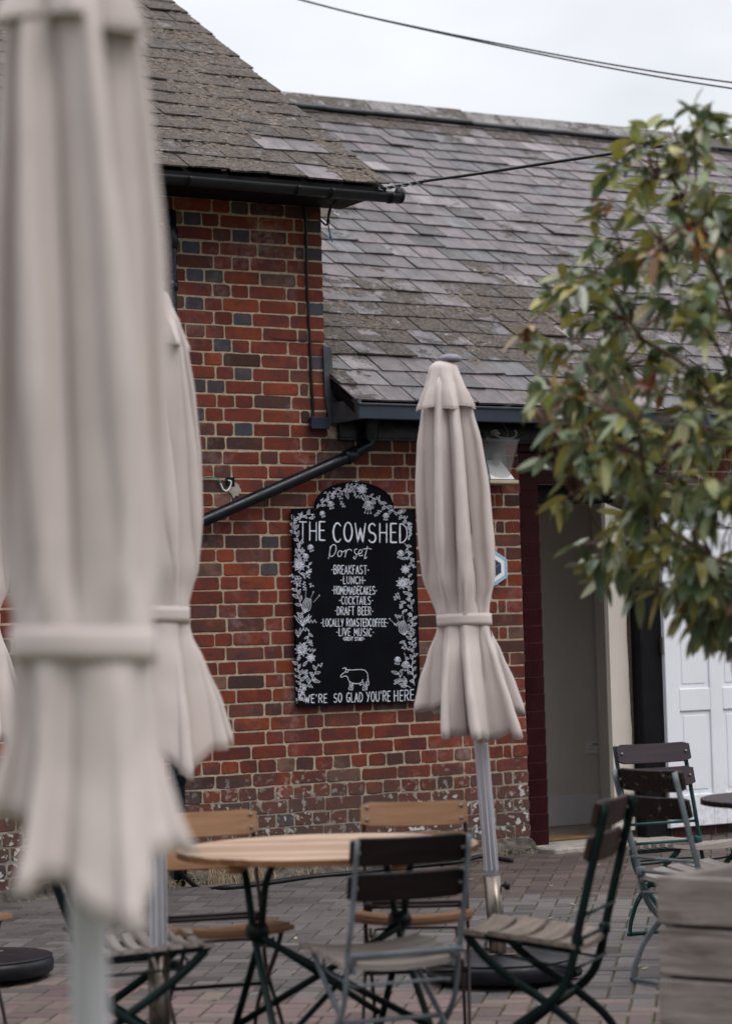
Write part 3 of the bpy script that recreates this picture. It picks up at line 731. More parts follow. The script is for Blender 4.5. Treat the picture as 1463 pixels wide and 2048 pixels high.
GL = {
 'A': [[(0, 1), (.5, 0), (1, 1)], [(.18, .66), (.82, .66)]],
 'B': [[(.05, 0), (.05, 1)], [(.05, 0)] + el(.4, .24, .5, .24, -90, 90) + [(.05, .48)], [(.4, .48)] + el(.4, .74, .58, .26, -90, 90) + [(.05, 1)]],
 'C': [el(.55, .5, .52, .5, -45, -315, 18)],
 'D': [[(.05, 0), (.05, 1)], [(.05, 0)] + el(.2, .5, .8, .5, -90, 90, 16) + [(.05, 1)]],
 'E': [[(1, 0), (.06, 0), (.06, 1), (1, 1)], [(.06, .47), (.85, .47)]],
 'F': [[(1, 0), (.06, 0), (.06, 1)], [(.06, .45), (.8, .45)]],
 'G': [el(.52, .5, .5, .5, -50, -350, 18) + [(1.0, .56), (.62, .56)]],
 'H': [[(.05, 0), (.05, 1)], [(.95, 0), (.95, 1)], [(.05, .48), (.95, .48)]],
 'I': [[(.5, 0), (.5, 1)]],
 'K': [[(.05, 0), (.05, 1)], [(.95, 0), (.05, .55), (1, 1)]],
 'L': [[(.08, 0), (.08, 1), (.95, 1)]],
 'M': [[(0, 1), (.1, 0), (.5, .7), (.9, 0), (1, 1)]],
 'N': [[(.03, 1), (.05, 0), (.95, 1), (.97, 0)]],
 'O': [el(.5, .5, .5, .5, -90, 270, 20)],
 'R': [[(.05, 0), (.05, 1)], [(.05, 0)] + el(.4, .25, .55, .25, -90, 90) + [(.05, .5)], [(.4, .5), (1, 1)]],
 'S': [el(.52, .25, .44, .25, -35, -270, 12) + el(.5, .75, .46, .25, -90, 150, 12)],
 'T': [[(0, 0), (1, 0)], [(.5, 0), (.5, 1)]],
 'U': [[(.05, 0), (.05, .6)] + el(.5, .62, .45, .38, 180, 0, 10) + [(.95, 0)]],
 'V': [[(0, 0), (.5, 1), (1, 0)]], 'W': [[(0, 0), (.27, 1), (.5, .25), (.73, 1), (1, 0)]],
 'Y': [[(0, 0), (.5, .5)], [(1, 0), (.35, 1)]],
 "'": [[(.6, 0), (.4, .2)]], '-': [[(.1, .52), (.9, .52)]], '.': [[(.4, .97), (.5, 1)]],
}
WID = {'I': .25, "'": .3, '-': .45, '.': .25, 'M': 1.25, 'W': 1.3, 'L': .75, 'E': .8, 'F': .75, ' ': .55}
lt = MB()
def word(txt, *a, **k):
    global lt
    lt = MB(); word_(txt, *a, **k); lt.build('lettering', MAT['chalk'], sign)
def word_(txt, x0, x1, yt0, yt1, yb0, yb1, wd, slant=0.0, thick=()):
    ws = [WID.get(c, 1.0) for c in txt]; gap = .42; tot = sum(ws) + gap * (len(txt) - 1); sc = (x1 - x0) / tot; x = x0
    for c, cw in zip(txt, ws):
        if c != ' ':
            jx, jy, js = rnd.uniform(-.03, .03), rnd.uniform(-.025, .025), rnd.uniform(.96, 1.05)
            for si, stq in enumerate(GL[c]):
                pts = []
                for (a, b_) in stq:
                    X = x + (a * js + jx + slant * (.5 - b_)) * cw * sc; f_ = (X - x0) / (x1 - x0)
                    yt = yt0 + (yt1 - yt0) * f_; yb = yb0 + (yb1 - yb0) * f_
                    pts.append(bpt(X, yt + (yb - yt) * (b_ + jy)))
                if len(pts) < 8:
                    q = []
                    for p0, p1 in zip(pts, pts[1:]): q += [p0.lerp(p1, i / 4) for i in range(4)]
                    q.append(pts[-1]); pts = q
                wv = wd * rnd.uniform(.9, 1.15)
                if c in 'COWDSE' and wd > .0055 and si == 0:
                    wv = [wd * (1 + .7 * max(0, sin(pi * i / len(pts)))) for i in range(len(pts))]
                ribbon(lt, pts, wv)
        x += (cw + gap) * sc
word('THE', 160, 372, 430, 436, 578, 590, .0062); word('COWSHED', 443, 1062, 440, 450, 598, 606, .0066)
lt = MB()
def script(strokes, wd, mb=None):
    for s_ in strokes: ribbon(mb or lt, [bpt(p.x, p.y) for p in bez([(a, b_, 0) for a, b_ in s_], 6)], wd)
script([[(418, 640), (412, 700), (402, 742)], [(405, 738), (418, 660), (436, 626), (462, 632), (466, 670), (446, 712), (420, 722), (412, 700)],
        [(500, 672), (482, 690), (484, 718), (502, 722), (514, 700), (506, 676), (524, 684), (548, 668)],
        [(548, 668), (546, 700), (540, 728)], [(546, 696), (562, 668), (586, 664), (596, 676)],
        [(640, 660), (622, 668), (622, 690), (636, 712), (626, 742), (612, 736), (618, 722)],
        [(640, 704), (672, 696), (684, 676), (668, 666), (654, 690), (662, 716), (690, 712)],
        [(728, 640), (716, 690), (704, 740), (722, 728)], [(690, 662), (730, 656), (762, 660)]], .0042)
lt.build('lettering', MAT['chalk'], sign)
for t_, a, b_, c, d_ in (('-BREAKFAST-', 427, 740, 797, 868), ('-LUNCH-', 505, 710, 890, 950), ('-HOMEMADECAKES-', 433, 806, 972, 1038), ('-COCKTAILS-', 493, 773, 1057, 1122),
        ('-DRAFT BEER-', 456, 777, 1143, 1210), ('-LOCALLY ROASTEDCOFFEE-', 340, 900, 1243, 1306), ('-LIVE MUSIC-', 470, 783, 1323, 1386)):
    word(t_, a, b_, c, c + 2, d_, d_ + 2, .0046)
word('-GREAT STAFF-', 523, 703, 1397, 1399, 1424, 1426, .0034)
for t_, a, b_ in (("WE'RE", 205, 390), ('SO', 446, 514), ('GLAD', 554, 688), ("YOU'RE", 720, 918), ('HERE.', 950, 1136)):
    ya, yb_ = [1882 - 46 * (q - 205) / 930 for q in (a, b_)]; za, zb2 = [1948 - 22 * (q - 205) / 930 for q in (a, b_)]
    word(t_, a, b_, ya, yb_, za, zb2, .0050)
cw_ = MB()
script([[(556, 1668), (600, 1672), (650, 1668), (700, 1672), (722, 1690)], [(552, 1664), (540, 1690), (520, 1704), (504, 1722), (512, 1732), (540, 1722), (560, 1728), (572, 1760), (600, 1782)],
        [(556, 1668), (570, 1676), (556, 1692), (545, 1686)], [(552, 1668), (536, 1656), (520, 1660)], [(548, 1662), (546, 1650)],
        [(600, 1782), (650, 1786), (676, 1776), (690, 1750)], [(576, 1765), (582, 1800), (572, 1832), (590, 1834), (598, 1800), (600, 1782)], [(590, 1790), (594, 1836), (606, 1832), (608, 1786)],
        [(660, 1786), (668, 1798), (684, 1790)], [(690, 1770), (696, 1800), (690, 1836), (706, 1838), (712, 1800), (716, 1770)], [(706, 1800), (716, 1836), (724, 1830), (722, 1780)],
        [(712, 1682), (728, 1700), (730, 1750), (722, 1790), (736, 1800), (740, 1780), (734, 1750)]], .0036, cw_)
cw_.build('cow_drawing', MAT['chalk'], sign)
fl = MB(); FW_ = .0025
def P2b(x, y): return bpt(x, y)
def leafo(x, y, ang, L, wd=.36, vein=True):
    a = radians(ang); c, s_ = cos(a), sin(a); tr = lambda p, q: P2b(x + p * c - q * s_, y + p * s_ + q * c)
    up = [tr(L * t, L * wd * sin(pi * t ** .8) * .5) for t in (0, .2, .4, .6, .8, 1)]; dn = [tr(L * t, -L * wd * sin(pi * t ** .8) * .5) for t in (0, .2, .4, .6, .8, 1)]
    ribbon(fl, up, FW_); ribbon(fl, dn, FW_)
    if vein: ribbon(fl, [tr(0, 0), tr(L * .7, 0)], FW_ * .8)
def dot(x, y, r): ribbon(fl, [P2b(x + r * cos(q * pi / 4), y + r * sin(q * pi / 4)) for q in range(9)], FW_)
def berry(x, y, ang, n=4, L=34):
    a = radians(ang); ribbon(fl, [P2b(x, y), P2b(x + L * cos(a), y + L * sin(a))], FW_ * .8)
    for i in range(n):
        t = (i + 1) / n; sd = 1 if i % 2 else -1
        dot(x + L * t * cos(a) - sd * 9 * sin(a), y + L * t * sin(a) + sd * 9 * cos(a), rnd.uniform(3, 5.5))
def star(x, y, R, n=8):
    a0 = rnd.uniform(0, 40)
    for i in range(n): leafo(x, y, a0 + i * 360 / n, R, .34, True)
    for i in range(n): leafo(x, y, a0 + (i + .5) * 360 / n, R * .75, .25, False)
    dot(x, y, R * .16)
def bell(x, y, ang, L):
    for d_ in (-38, -20, 0, 20, 38): leafo(x, y, ang + d_, L, .42, abs(d_) < 30)
    for d_ in (-14, 0, 14):
        a = radians(ang + d_); ribbon(fl, [P2b(x + L * .8 * cos(a), y + L * .8 * sin(a)), P2b(x + L * 1.35 * cos(a), y + L * 1.35 * sin(a))], FW_ * .8); dot(x + L * 1.4 * cos(a), y + L * 1.4 * sin(a), 4)
def tulip(x, y, ang, L):
    for d_ in (-16, -9, -3, 3, 9, 16):
        a = radians(ang); q = radians(ang + d_ * 1.6)
        p = [(x, y), (x + L * .35 * cos(q) + d_ * 1.1 * -sin(a), y + L * .35 * sin(q) + d_ * 1.1 * cos(a)), (x + L * cos(a) + d_ * 1.4 * -sin(a), y + L * sin(a) + d_ * 1.4 * cos(a))]
        ribbon(fl, [P2b(v.x, v.y) for v in bez([(m_, n_, 0) for m_, n_ in p], 5)], FW_ * 1.3)
    for d_ in (-30, -12, 8, 26):
        a = radians(ang + d_); ribbon(fl, [P2b(x + L * .95 * cos(a), y + L * .95 * sin(a)), P2b(x + L * 1.5 * cos(a), y + L * 1.5 * sin(a))], FW_ * .7); dot(x + L * 1.55 * cos(a), y + L * 1.55 * sin(a), 4)
def vine(pts, L=46, step=26, sides=(1, -1), berries=.3, amp=1.0):
    c = bez([(a, b_, 0) for a, b_ in pts], 8); ribbon(fl, [P2b(p.x, p.y) for p in c], FW_)
    acc = 0; sd = 0
    for a, b_ in zip(c, c[1:]):
        acc += (b_ - a).length
        if acc > step:
            acc = 0; sd += 1; s_ = sides[sd % len(sides)]; an = math.degrees(math.atan2(b_.y - a.y, b_.x - a.x)) + s_ * rnd.uniform(35, 60)
            if rnd.random() < berries: berry(b_.x, b_.y, an, rnd.choice((3, 4, 5)), L * .75)
            else: leafo(b_.x, b_.y, an, L * rnd.uniform(.75, 1.15), .42)
vine([(120, 720), (165, 640), (140, 560), (118, 480), (108, 430)], 50, 24); berry(118, 450, -70); leafo(110, 500, -80, 60)
vine([(95, 445), (130, 405), (190, 385), (240, 370), (285, 372)], 46, 28); leafo(200, 395, -150, 60); leafo(240, 400, 10, 40)
vine([(285, 330), (330, 300), (380, 250), (420, 220), (470, 195)], 44, 26); bell(415, 262, 75, 44); bell(345, 345, 70, 34); berry(470, 200, 45, 5, 60); berry(500, 260, 55, 5, 60); berry(360, 195, 0, 5, 90)
vine([(440, 150), (490, 170), (540, 175), (590, 150), (650, 115)], 48, 26); leafo(545, 175, 70, 70); leafo(600, 150, 60, 60); leafo(555, 150, -75, 50)
star(682, 160, 46, 9); berry(610, 215, 10, 6, 80); berry(690, 215, 20, 4, 50)
vine([(720, 215), (780, 235), (830, 255), (870, 300), (910, 330)], 46, 26); bell(740, 262, 95, 72); leafo(740, 262, 200, 60); leafo(742, 262, 20, 56); berry(790, 390, -50, 6, 66); bell(885, 360, 95, 40)
vine([(905, 335), (960, 350), (1010, 380), (1050, 430), (1078, 480)], 44, 24); leafo(1000, 360, -30, 60)
for x, y in ((1075, 470), (1078, 500), (1074, 528), (1078, 556), (1072, 584)): leafo(x, y, -70 + rnd.uniform(-20, 20), 36); dot(x + 4, y - 8, 4)
vine([(1035, 610), (1062, 650), (1070, 700), (1095, 770), (1105, 810)], 44, 24); bell(1010, 672, 100, 46); leafo(1060, 735, 170, 52)
bell(245, 625, 70, 40); bell(215, 700, 95, 40); berry(140, 665, 0, 4, 60)
vine([(120, 800), (150, 760), (170, 700)], 38, 26); star(160, 795, 56, 9); vine([(150, 850), (195, 880), (235, 850), (240, 790)], 36, 24); berry(235, 840, 90, 5, 60)
vine([(190, 1160), (160, 1090), (140, 1010), (135, 950), (120, 880)], 56, 26); berry(195, 930, 80, 6, 70); berry(240, 950, 40, 3, 40); leafo(140, 960, -60, 70)
tulip(205, 1190, -75, 120); vine([(150, 1400), (190, 1330), (195, 1270), (185, 1200)], 60, 30, berries=.1)
for a_ in (-130, -112, -95, -60, -48): leafo(188, 1300, a_, 110, .16, False)
berry(215, 1265, 0, 6, 85); vine([(240, 1340), (235, 1400), (215, 1450), (190, 1470)], 38, 22, berries=.7); berry(250, 1420, 80, 5, 50); leafo(150, 1390, -110, 60)
star(180, 1500, 60, 10); star(255, 1570, 42, 7); berry(230, 1500, 10, 5, 60)
vine([(150, 1880), (170, 1800), (165, 1730), (150, 1660), (140, 1580)], 54, 24); leafo(190, 1640, -50, 56); leafo(180, 1700, -30, 56)
vine([(180, 1860), (230, 1800), (270, 1740), (310, 1640)], 56, 26); leafo(270, 1760, 10, 66); berry(215, 1740, -90, 6, 60)
vine([(140, 1950), (170, 1890), (190, 1830)], 36, 18, berries=.6); berry(180, 1920, 10, 3, 30)
star(1045, 830, 40, 8); star(1020, 945, 54, 9); berry(985, 1020, 120, 5, 66); berry(960, 1060, 10, 4, 40)
vine([(1105, 1180), (1090, 1100), (1070, 1030), (1080, 960), (1070, 880)], 46, 24); leafo(1050, 1110, 190, 50); leafo(1060, 1170, 160, 46)
berry(1010, 1160, -90, 6, 40); tulip(1040, 1380, -103, 120); berry(960, 1225, 0, 5, 50); berry(950, 1295, -10, 4, 40)
vine([(1115, 1540), (1105, 1450), (1085, 1360), (1105, 1270), (1095, 1200)], 46, 22); leafo(1040, 1430, 160, 46); leafo(1030, 1440, 60, 44); berry(1010, 1490, 0, 5, 70)
bell(985, 1562, 100, 44); bell(1050, 1600, 95, 54); leafo(1060, 1600, 85, 110, .14, False); vine([(1120, 1800), (1112, 1720), (1100, 1640), (1110, 1560)], 44, 24); vine([(1035, 1530), (1045, 1560), (1050, 1600)], 30, 40)
vine([(1090, 1820), (1040, 1790), (1010, 1750), (985, 1700)], 58, 28, berries=.2); leafo(1000, 1760, 150, 60); leafo(1050, 1800, 190, 60); leafo(1050, 1790, -90, 50)
fl.build('floral_border', MAT['chalk'], sign)

# ================================================================== PLAQUE, FLOODLIGHT, CABLES ON THE WALL
P = onwall(990, 1136, .02)
pq = thing('tile_plaque', 'hexagonal pale blue, white and navy tile plaque on brick pier beside doorway', 'plaque', W0 + UV * (P.x - .012) + NV * .014 + Vector((0, 0, P.z)), TH)
def hexa(R, a0=30, n=6): return [(R * cos(radians(a0 + 60 * i)), R * sin(radians(a0 + 60 * i))) for i in range(n)]
HR = .108
k = MB()
for i in range(6):                            # outer ring of glazed segments
    a, b_ = hexa(HR)[i], hexa(HR)[(i + 1) % 6]; c, d_ = hexa(HR * .80)[i], hexa(HR * .80)[(i + 1) % 6]
    for t0, t1 in ((.02, .49), (.51, .98)):
        L = lambda p, q, t: (p[0] + (q[0] - p[0]) * t, p[1] + (q[1] - p[1]) * t)
        k.prism([L(a, b_, t0), L(a, b_, t1), L(c, d_, t1), L(c, d_, t0)][::-1], 0, -.014)
k.build('tile_border', MAT['paleblue'], pq)
k = MB(); k.prism(hexa(HR * .985)[::-1], .012, -.009); k.build('backing', MAT['whitetile'], pq)
k = MB(); k.prism(hexa(HR * .785)[::-1], -.009, -.013); k.build('tile_ring', MAT['whitetile'], pq)
k = MB(); hx = [(0, 0)] + hexa(HR * .52)
for i in (1, 3, 5):
    q = [hx[0], hx[i], hx[i % 6 + 1], hx[(i + 1) % 6 + 1]]; cxx = sum(p[0] for p in q) / 4; cyy = sum(p[1] for p in q) / 4
    k.prism([(cxx + (p[0] - cxx) * .95, cyy + (p[1] - cyy) * .95) for p in q][::-1], -.013, -.0155)
k.build('tile_centre', MAT['navy'], pq)
FP = onwall(1003, 925, .16)
fl_ = thing('floodlight', 'clear ribbed floodlight with white reflector hung under eaves beside door', 'floodlight', W0 + UV * FP.x + NV * .0 + Vector((0, 0, FP.z)), TH)
def frus(mb, x0, x1, X0, X1, zb, zt, yb0, yf0, yb1, yf1):     # bottom rect (x0..x1), top rect (X0..X1)
    mb.add([(x0, yb0, zb), (x1, yb0, zb), (x1, yf0, zb), (x0, yf0, zb), (X0, yb1, zt), (X1, yb1, zt), (X1, yf1, zt), (X0, yf1, zt)],
           [(0, 1, 2, 3), (7, 6, 5, 4), (0, 4, 5, 1), (1, 5, 6, 2), (2, 6, 7, 3), (3, 7, 4, 0)])
k = MB(); k.box((0, -.035, .01), (.10, .035, .11), bev=.01); k.box((0, -.01, .02), (.05, .01, .15)); k.build('housing', MAT['greyiron'], fl_)
k = MB(); nx, nzq = 26, 10; bb = len(k.v)
for j in range(nzq + 1):
    t = j / nzq; zz = -.105 + .235 * t; wx = .098 + .035 * t ** .8; bul = .10 + .10 * t
    for i in range(nx + 1):
        s_ = -1 + 2 * i / nx; k.v.append(Vector((wx * s_, -.07 - bul * (1 - abs(s_) ** 3.2) * (.85 + .15 * t), zz)))
for j in range(nzq):
    for i in range(nx): a = bb + j * (nx + 1) + i; k.face([a, a + 1, a + nx + 2, a + nx + 1])
gl = k.build('lens', MAT['glass'], fl_, smooth=True); 
k = MB(); k.box((0, -.12, -.118), (.105, .065, .012), bev=.005); k.build('lens_frame', MAT['beige'], fl_)
k = MB(); k.add([(-.085, -.075, -.10), (.085, -.075, -.10), (.085, -.165, -.10), (-.085, -.165, -.10), (-.05, -.073, .02), (.05, -.073, .02)], [(0, 3, 2, 1), (3, 4, 5, 2), (0, 4, 3), (1, 2, 5)][0:4]); k.build('reflector', MAT['reflector'], fl_)
k = MB(); k.lathe([(.001, .035), (.022, .03), (.032, .01), (.03, -.012), (.02, -.03), (.012, -.045)], (-.005, -.11, .03), 16); k.build('bulb', MAT['glass'], fl_, smooth=True)
k = MB(); k.box((0, -.11, .138), (.125, .07, .006), bev=.003); k.box((-.06, -.1, .152), (.018, .012, .01)); k.build('top_plate', MAT['greyiron'], fl_)
k = MB(); q = bez([(-.03, -.12, .165), (-.05, -.13, .185), (-.02, -.14, .195), (.0, -.13, .182), (.0, -.14, .175), (-.045, -.15, .178), (-.02, -.16, .155), (.04, -.16, .146), (.10, -.15, .155), (.125, -.14, .185), (.118, -.13, .2)], 6)
k.tube(q, .0055, 8); k.build('flex', MAT['greywire'], fl_, smooth=True)
k = MB(); k.tube(bez([(.05, -.06, -.13), (.06, -.05, -.16), (.075, -.04, -.19)], 5), .004, 6); k.build('tail_wire', MAT['cable'], fl_); k = MB(); k.tube(bez([(.07, -.13, .145), (.072, -.12, .2), (.06, -.1, .24), (.065, -.1, .29)], 5), .0015, 5); k.build('hanging_wire', MAT['greywire'], fl_)
def cable(name, label, pts, r, mat='cable', n=8, seg=6):
    k = MB(); k.tube(bez(pts, seg), r, n); o = k.build(name, MAT[mat], smooth=True); tag(o, label, 'cable'); return o
def fw_(px, py, off): p = onwall(px, py, off); return W0 + UV * p.x - NV * p.y * 1.0 + Vector((0, 0, p.z))
# soft black cable down the corner of the tall range
c1 = cable('wall_cable', 'thin black cable running down the brick corner from the eaves', [fw_(x, y, .012) for x, y in ((608, 395), (612, 470), (613, 540), (616, 610), (620, 690), (623, 770), (626, 815), (624, 838))], .0085)
k = MB(); p = [fw_(x, y, .014) for x, y in ((545, 677), (580, 680), (625, 682), (646, 684))]; k.tube(bez(p, 5), .003, 6); o = k.build('branch_wire', MAT['cable'], c1)
cable('loop_cable', 'thick black cable looping out of cement patch in brick wall', [fw_(380, 800, -.01), fw_(376, 806, .02), fw_(388, 824, .05), fw_(396, 848, .06), fw_(398, 868, .055), fw_(390, 882, .04), fw_(376, 886, .025), fw_(366, 878, .01)], .0075)
k = MB(); P = onwall(372, 806)
k.v = []; n = 18; pts = []
for i in range(n):
    a = 2 * pi * i / n; r = .055 * (1 + .3 * noise.noise(Vector((cos(a) * 2, sin(a) * 2, 5)))); pts.append((P.x + r * cos(a), P.z + .02 + r * 1.15 * sin(a)))
k.prism(pts[::-1], -.004, -.012); k.build('cement_patch', MAT['concrete'], tall)
k = MB(); P = onwall(466, 972); pts = []
for i in range(n):
    a = 2 * pi * i / n; r = .036 * (1 + .55 * noise.noise(Vector((cos(a) * 3, sin(a) * 3, 15)))); pts.append((P.x + .005 + r * cos(a) * 1.1, P.z - .02 + r * 1.2 * sin(a)))
k.prism(pts[::-1], -.004, -.011); k.build('cement_patch', MAT['concrete'], tall)
k = MB(); P = onwall(459, 964); k.box((P.x, -.010, P.z), (.026, .004, .026)); k.build('wall_hole', MAT['darkwood'], tall)
g1 = cable('earth_wire', 'green and white wire drooping into small hole in brick wall', [fw_(x, y, .016) for x, y in ((350, 958), (380, 957), (400, 956), (420, 954), (435, 957), (441, 966), (445, 976), (452, 981), (459, 976))], .0036, 'greenwire')
k = MB(); k.tube(bez([fw_(x, y, .018) for x, y in ((441, 967), (446, 978), (453, 982), (460, 974), (462, 963), (456, 961))], 6), .0042, 8); k.build('white_end', MAT['socketw'], g1, smooth=True)
# loose leads hanging from the gutter end
k1 = cable('hanging_lead', 'tangled black lead with blue sleeve hanging from the gutter end', [fw_(672, 402, .3), fw_(664, 410, .25), fw_(657, 425, .2), fw_(656, 440, .17), fw_(652, 450, .15), fw_(640, 440, .12)], .006)
k = MB(); k.tube(bez([fw_(664, 405, .28), fw_(660, 425, .27), fw_(656, 442, .27), fw_(658, 462, .27)], 5), .004, 6); k.lathe([(.002, -.015), (.010, -.01), (.012, 0), (.008, .01), (.002, .015)], fw_(656, 442, .27), 8); k.build('spare_lead', MAT['cable'], k1)
k = MB(); k.tube([fw_(658, 462, .27), fw_(661, 474, .27), fw_(665, 484, .27)], [.004, .007, .003], 6); k.build('blue_sleeve', MAT['blue'], k1)
cable('thin_lead', 'thin dark wire dangling under the low gutter end by the pipe', [fw_(650, 848, .1), fw_(655, 868, .09), fw_(655, 888, .06), fw_(645, 903, .03), fw_(630, 913, .015), fw_(618, 912, .012)], .0022)
# service cable from the gutter end towards the yard
q = [at(700, 386, 13.98), at(770, 376, 13.85), at(850, 362, 13.3), at(950, 348, 12.7), at(1100, 325, 11.9), at(1280, 298, 11.0), at(1463, 266, 10.1), at(1800, 200, 8.9)]
sv = cable('service_cable', 'thick black service cable strung from the gutter end across slate roof', q, .0088)
k = MB(); q2 = []
for i in range(60):
    t = i / 59; p = q[0].lerp(q[1], min(1, t * 2)) if t < .5 else q[1].lerp(q[2], (t - .5) * 2); a = i * 1.1; q2.append(p + Vector((cos(a) * .010, 0, sin(a) * .010)))
k.tube(q2, .0045, 5); k.build('cable_binding', MAT['greyiron'], sv)
cable('overhead_wire', 'upper of two thin overhead wires crossing the pale sky', [at(560, -12, 19), at(731, 32, 18.6), at(1000, 88, 18), at(1240, 132, 17.5), at(1463, 165, 17), at(1800, 205, 16)], .0062)
cable('overhead_wire', 'lower of two thin overhead wires crossing the pale sky', [at(560, -11, 18.9), at(731, 33, 18.5), at(1000, 92, 17.9), at(1240, 140, 17.4), at(1463, 177, 16.9), at(1800, 222, 15.9)], .0062)

# ================================================================== UMBRELLAS
def interp(tab, z):
    for (a, va), (b_, vb) in zip(tab, tab[1:]):
        if (z - a) * (z - b_) <= 0:
            t = (z - a) / (b_ - a); t = t * t * (3 - 2 * t) * .35 + t * .65; return va + (vb - va) * t
    return tab[0][1] if abs(z - tab[0][0]) < abs(z - tab[-1][0]) else tab[-1][1]
def umbrella(label, loc, lean, seed, rot=0.0, base=True, band=1.50, hem=1.0, tagged=False, wide=1.0, skirt=1.0, nf=7, up=0.0, shift=0.0, vee=1.0, hj=.55, lobe=.6, sk=.62):
    r_ = random.Random(seed); root = thing('parasol', label, 'parasol', loc, rot, 'closed parasols in the yard')
    top = 2.58
    sh = lambda p: Vector((p[0] + lean[0] * p[2], p[1] + lean[1] * p[2], p[2] + up * max(0, (p[2] - .5) / 2)))
    cx_ = shift
    NF = nf; ph = [r_.uniform(-.30, .30) for _ in range(NF)]; am = [r_.uniform(.6, 1.25) for _ in range(NF)]
    hd_ = [r_.uniform(-.04, .05) for _ in range(NF)]; dv = [r_.uniform(-1, 1) for _ in range(NF)]
    def ring(z, R, dep, k, n, skew, drift):
        out = []; kb = min(1.0, max(0.0, (band - .06 - z) / .25)) * .65
        for i in range(n):
            t = i / n * NF; li = int(t) % NF; fr_ = t - int(t)
            a = 2 * pi * (t + ph[li] * sin(pi * fr_) * k) / NF + drift + skew * sin(2 * pi * fr_) / NF
            lob = sin(pi * fr_) ** lobe
            if z < band - .04:
                lob = lob * (1 - kb) + kb * (1 - abs(2 * fr_ - 1) ** 1.25)
            ds = min(1.0, dep * 2.2)
            r = R * (1 - dep * (1 - lob) * am[li]) * (1 + (.05 + .05 * kb) * dv[li] * ds * sin(pi * fr_))
            r *= 1 + .014 * dep * sin(3 * a * NF + 5 * z + seed) * lob
            r *= 1 + .05 * ds * noise.noise(Vector((cos(a) * 1.5, sin(a) * 1.5, z * 2 + seed)))
            out.append((r * cos(a), r * sin(a), z, li, fr_))
        return out
    def cloth(tab, deps, zs, n, skew, drift, hemf=None):
        mb = MB()
        for j, z in enumerate(zs):
            tt = j / (len(zs) - 1)
            for (x, y, zz, li, fr_) in ring(z, interp(tab, z), interp(deps, z), 1.0, n, interp(skew, z), drift(z)):
                if hemf: zz += hemf(li, fr_, tt, math.atan2(y, x))
                mb.v.append(sh((x + cx_, y, zz)))
        for j in range(len(zs) - 1):
            for i in range(n): mb.face([j * n + i, (j + 1) * n + i, (j + 1) * n + (i + 1) % n, j * n + (i + 1) % n])
        return mb
    W = wide
    body = [(2.50, .05), (2.42, .085), (2.34, .106), (2.2, .124 * W), (2.0, .142 * W), (1.8, .148 * W), (1.65, .140 * W), (band + .07, .116), (band + .03, .101), (band - .03, .101), (band - .06, .108), (band - .18, .150 * skirt), (band - .33, .200 * skirt), (hem, .232 * skirt)]
    deps = [(2.5, .5), (2.3, .72), (2.0, .74), (1.75, .66), (band + .08, .45), (band + .03, .10), (band - .03, .10), (band - .06, .30), (band - .2, sk * .82), (hem, sk)]
    skew = [(2.5, .6), (2.2, 1.5), (1.8, 1.9), (band + .05, .8), (band, .4), (band - .08, 1.0), (band - .2, 1.3), (hem, 1.6)]
    nz_ = 46; zs = [2.47 - (2.47 - hem) * j / (nz_ - 1) for j in range(nz_)]
    a_low = r_.uniform(0, 6.28)
    def hemf(li, fr_, tt, a):
        k = max(0, (tt - .62) / .38) ** 1.4
        q = max(0.0, cos(a + pi / 2 - .25)) ** 1.3; b2 = max(0.0, cos(a - 1.9))
        return k * (.125 * vee - .135 * vee * q - .03 * b2 + hj * hd_[li] * sin(pi * fr_) - .03 * (1 - abs(2 * fr_ - 1)) + .018 * sin(5 * a + seed))
    c = cloth(body, deps, zs, NF * 22, skew, lambda z: .35 * sin(z * 1.7 + seed) + .25 * (2.4 - z), hemf)
    n_ = NF * 22; hp = c.v[-n_:]
    o = c.build('canopy', MAT['fabric'], root, smooth=True); hm = MB(); hm.tube(hp, .0034, 5, closed=True); hm.build('hem', MAT['fabric'], o, smooth=True)
    for li in range(NF):
        sm = MB(); col_ = li * 22 + 11 + r_.choice((-3, 0, 2)); sm.tube([c.v[j * n_ + col_] for j in range(3, nz_)], .0020, 5); sm.build('seam', MAT['fabric'], o, smooth=True); md = o.modifiers.new('thickness', 'SOLIDIFY'); md.thickness = .003; md.offset = 0
    vt = [(2.545, .030), (2.53, .056), (2.50, .066), (2.45, .088), (2.40, .116), (2.36, .136)]
    vd = [(2.545, .0), (2.5, .08), (2.45, .34), (2.36, .62)]
    zs2 = [2.547, 2.545, 2.538, 2.525, 2.51, 2.49, 2.47, 2.45, 2.43, 2.41, 2.39, 2.375, 2.362, 2.355]
    c = cloth(vt, vd, zs2, NF * 18, [(2.55, .2), (2.36, 1.0)], lambda z: .5 + seed, lambda li, fr_, tt, a: .02 * tt ** 3 * (hd_[li] * 12) - .012 * tt ** 3 * sin(pi * fr_))
    hp = c.v[-NF * 18:]
    o = c.build('valance', MAT['fabric'], root, smooth=True); hm = MB(); hm.tube(hp, .003, 5, closed=True); hm.build('hem', MAT['fabric'], o, smooth=True); md = o.modifiers.new('thickness', 'SOLIDIFY'); md.thickness = .003; md.offset = 0
    k = MB(); k.lathe([(.046, 0), (.050, .006), (.046, .018), (.030, .028), (.001, .032)], sh((0, 0, 2.545)), 24); k.build('finial', MAT['capm'], root, smooth=True)
    b = MB(); n = 72; bb = 0
    for zz in (-.024, -.008, .008, .024):
        for i in range(n):
            a = 2 * pi * i / n; r = .1115 * (1 + .010 * sin(3 * a + seed) + .006 * sin(7 * a)); b.v.append(sh((cx_ + r * cos(a), r * sin(a), band + zz + .004 * sin(a + seed))))
    for j in range(3):
        for i in range(n): b.face([j * n + i, j * n + (i + 1) % n, (j + 1) * n + (i + 1) % n, (j + 1) * n + i])
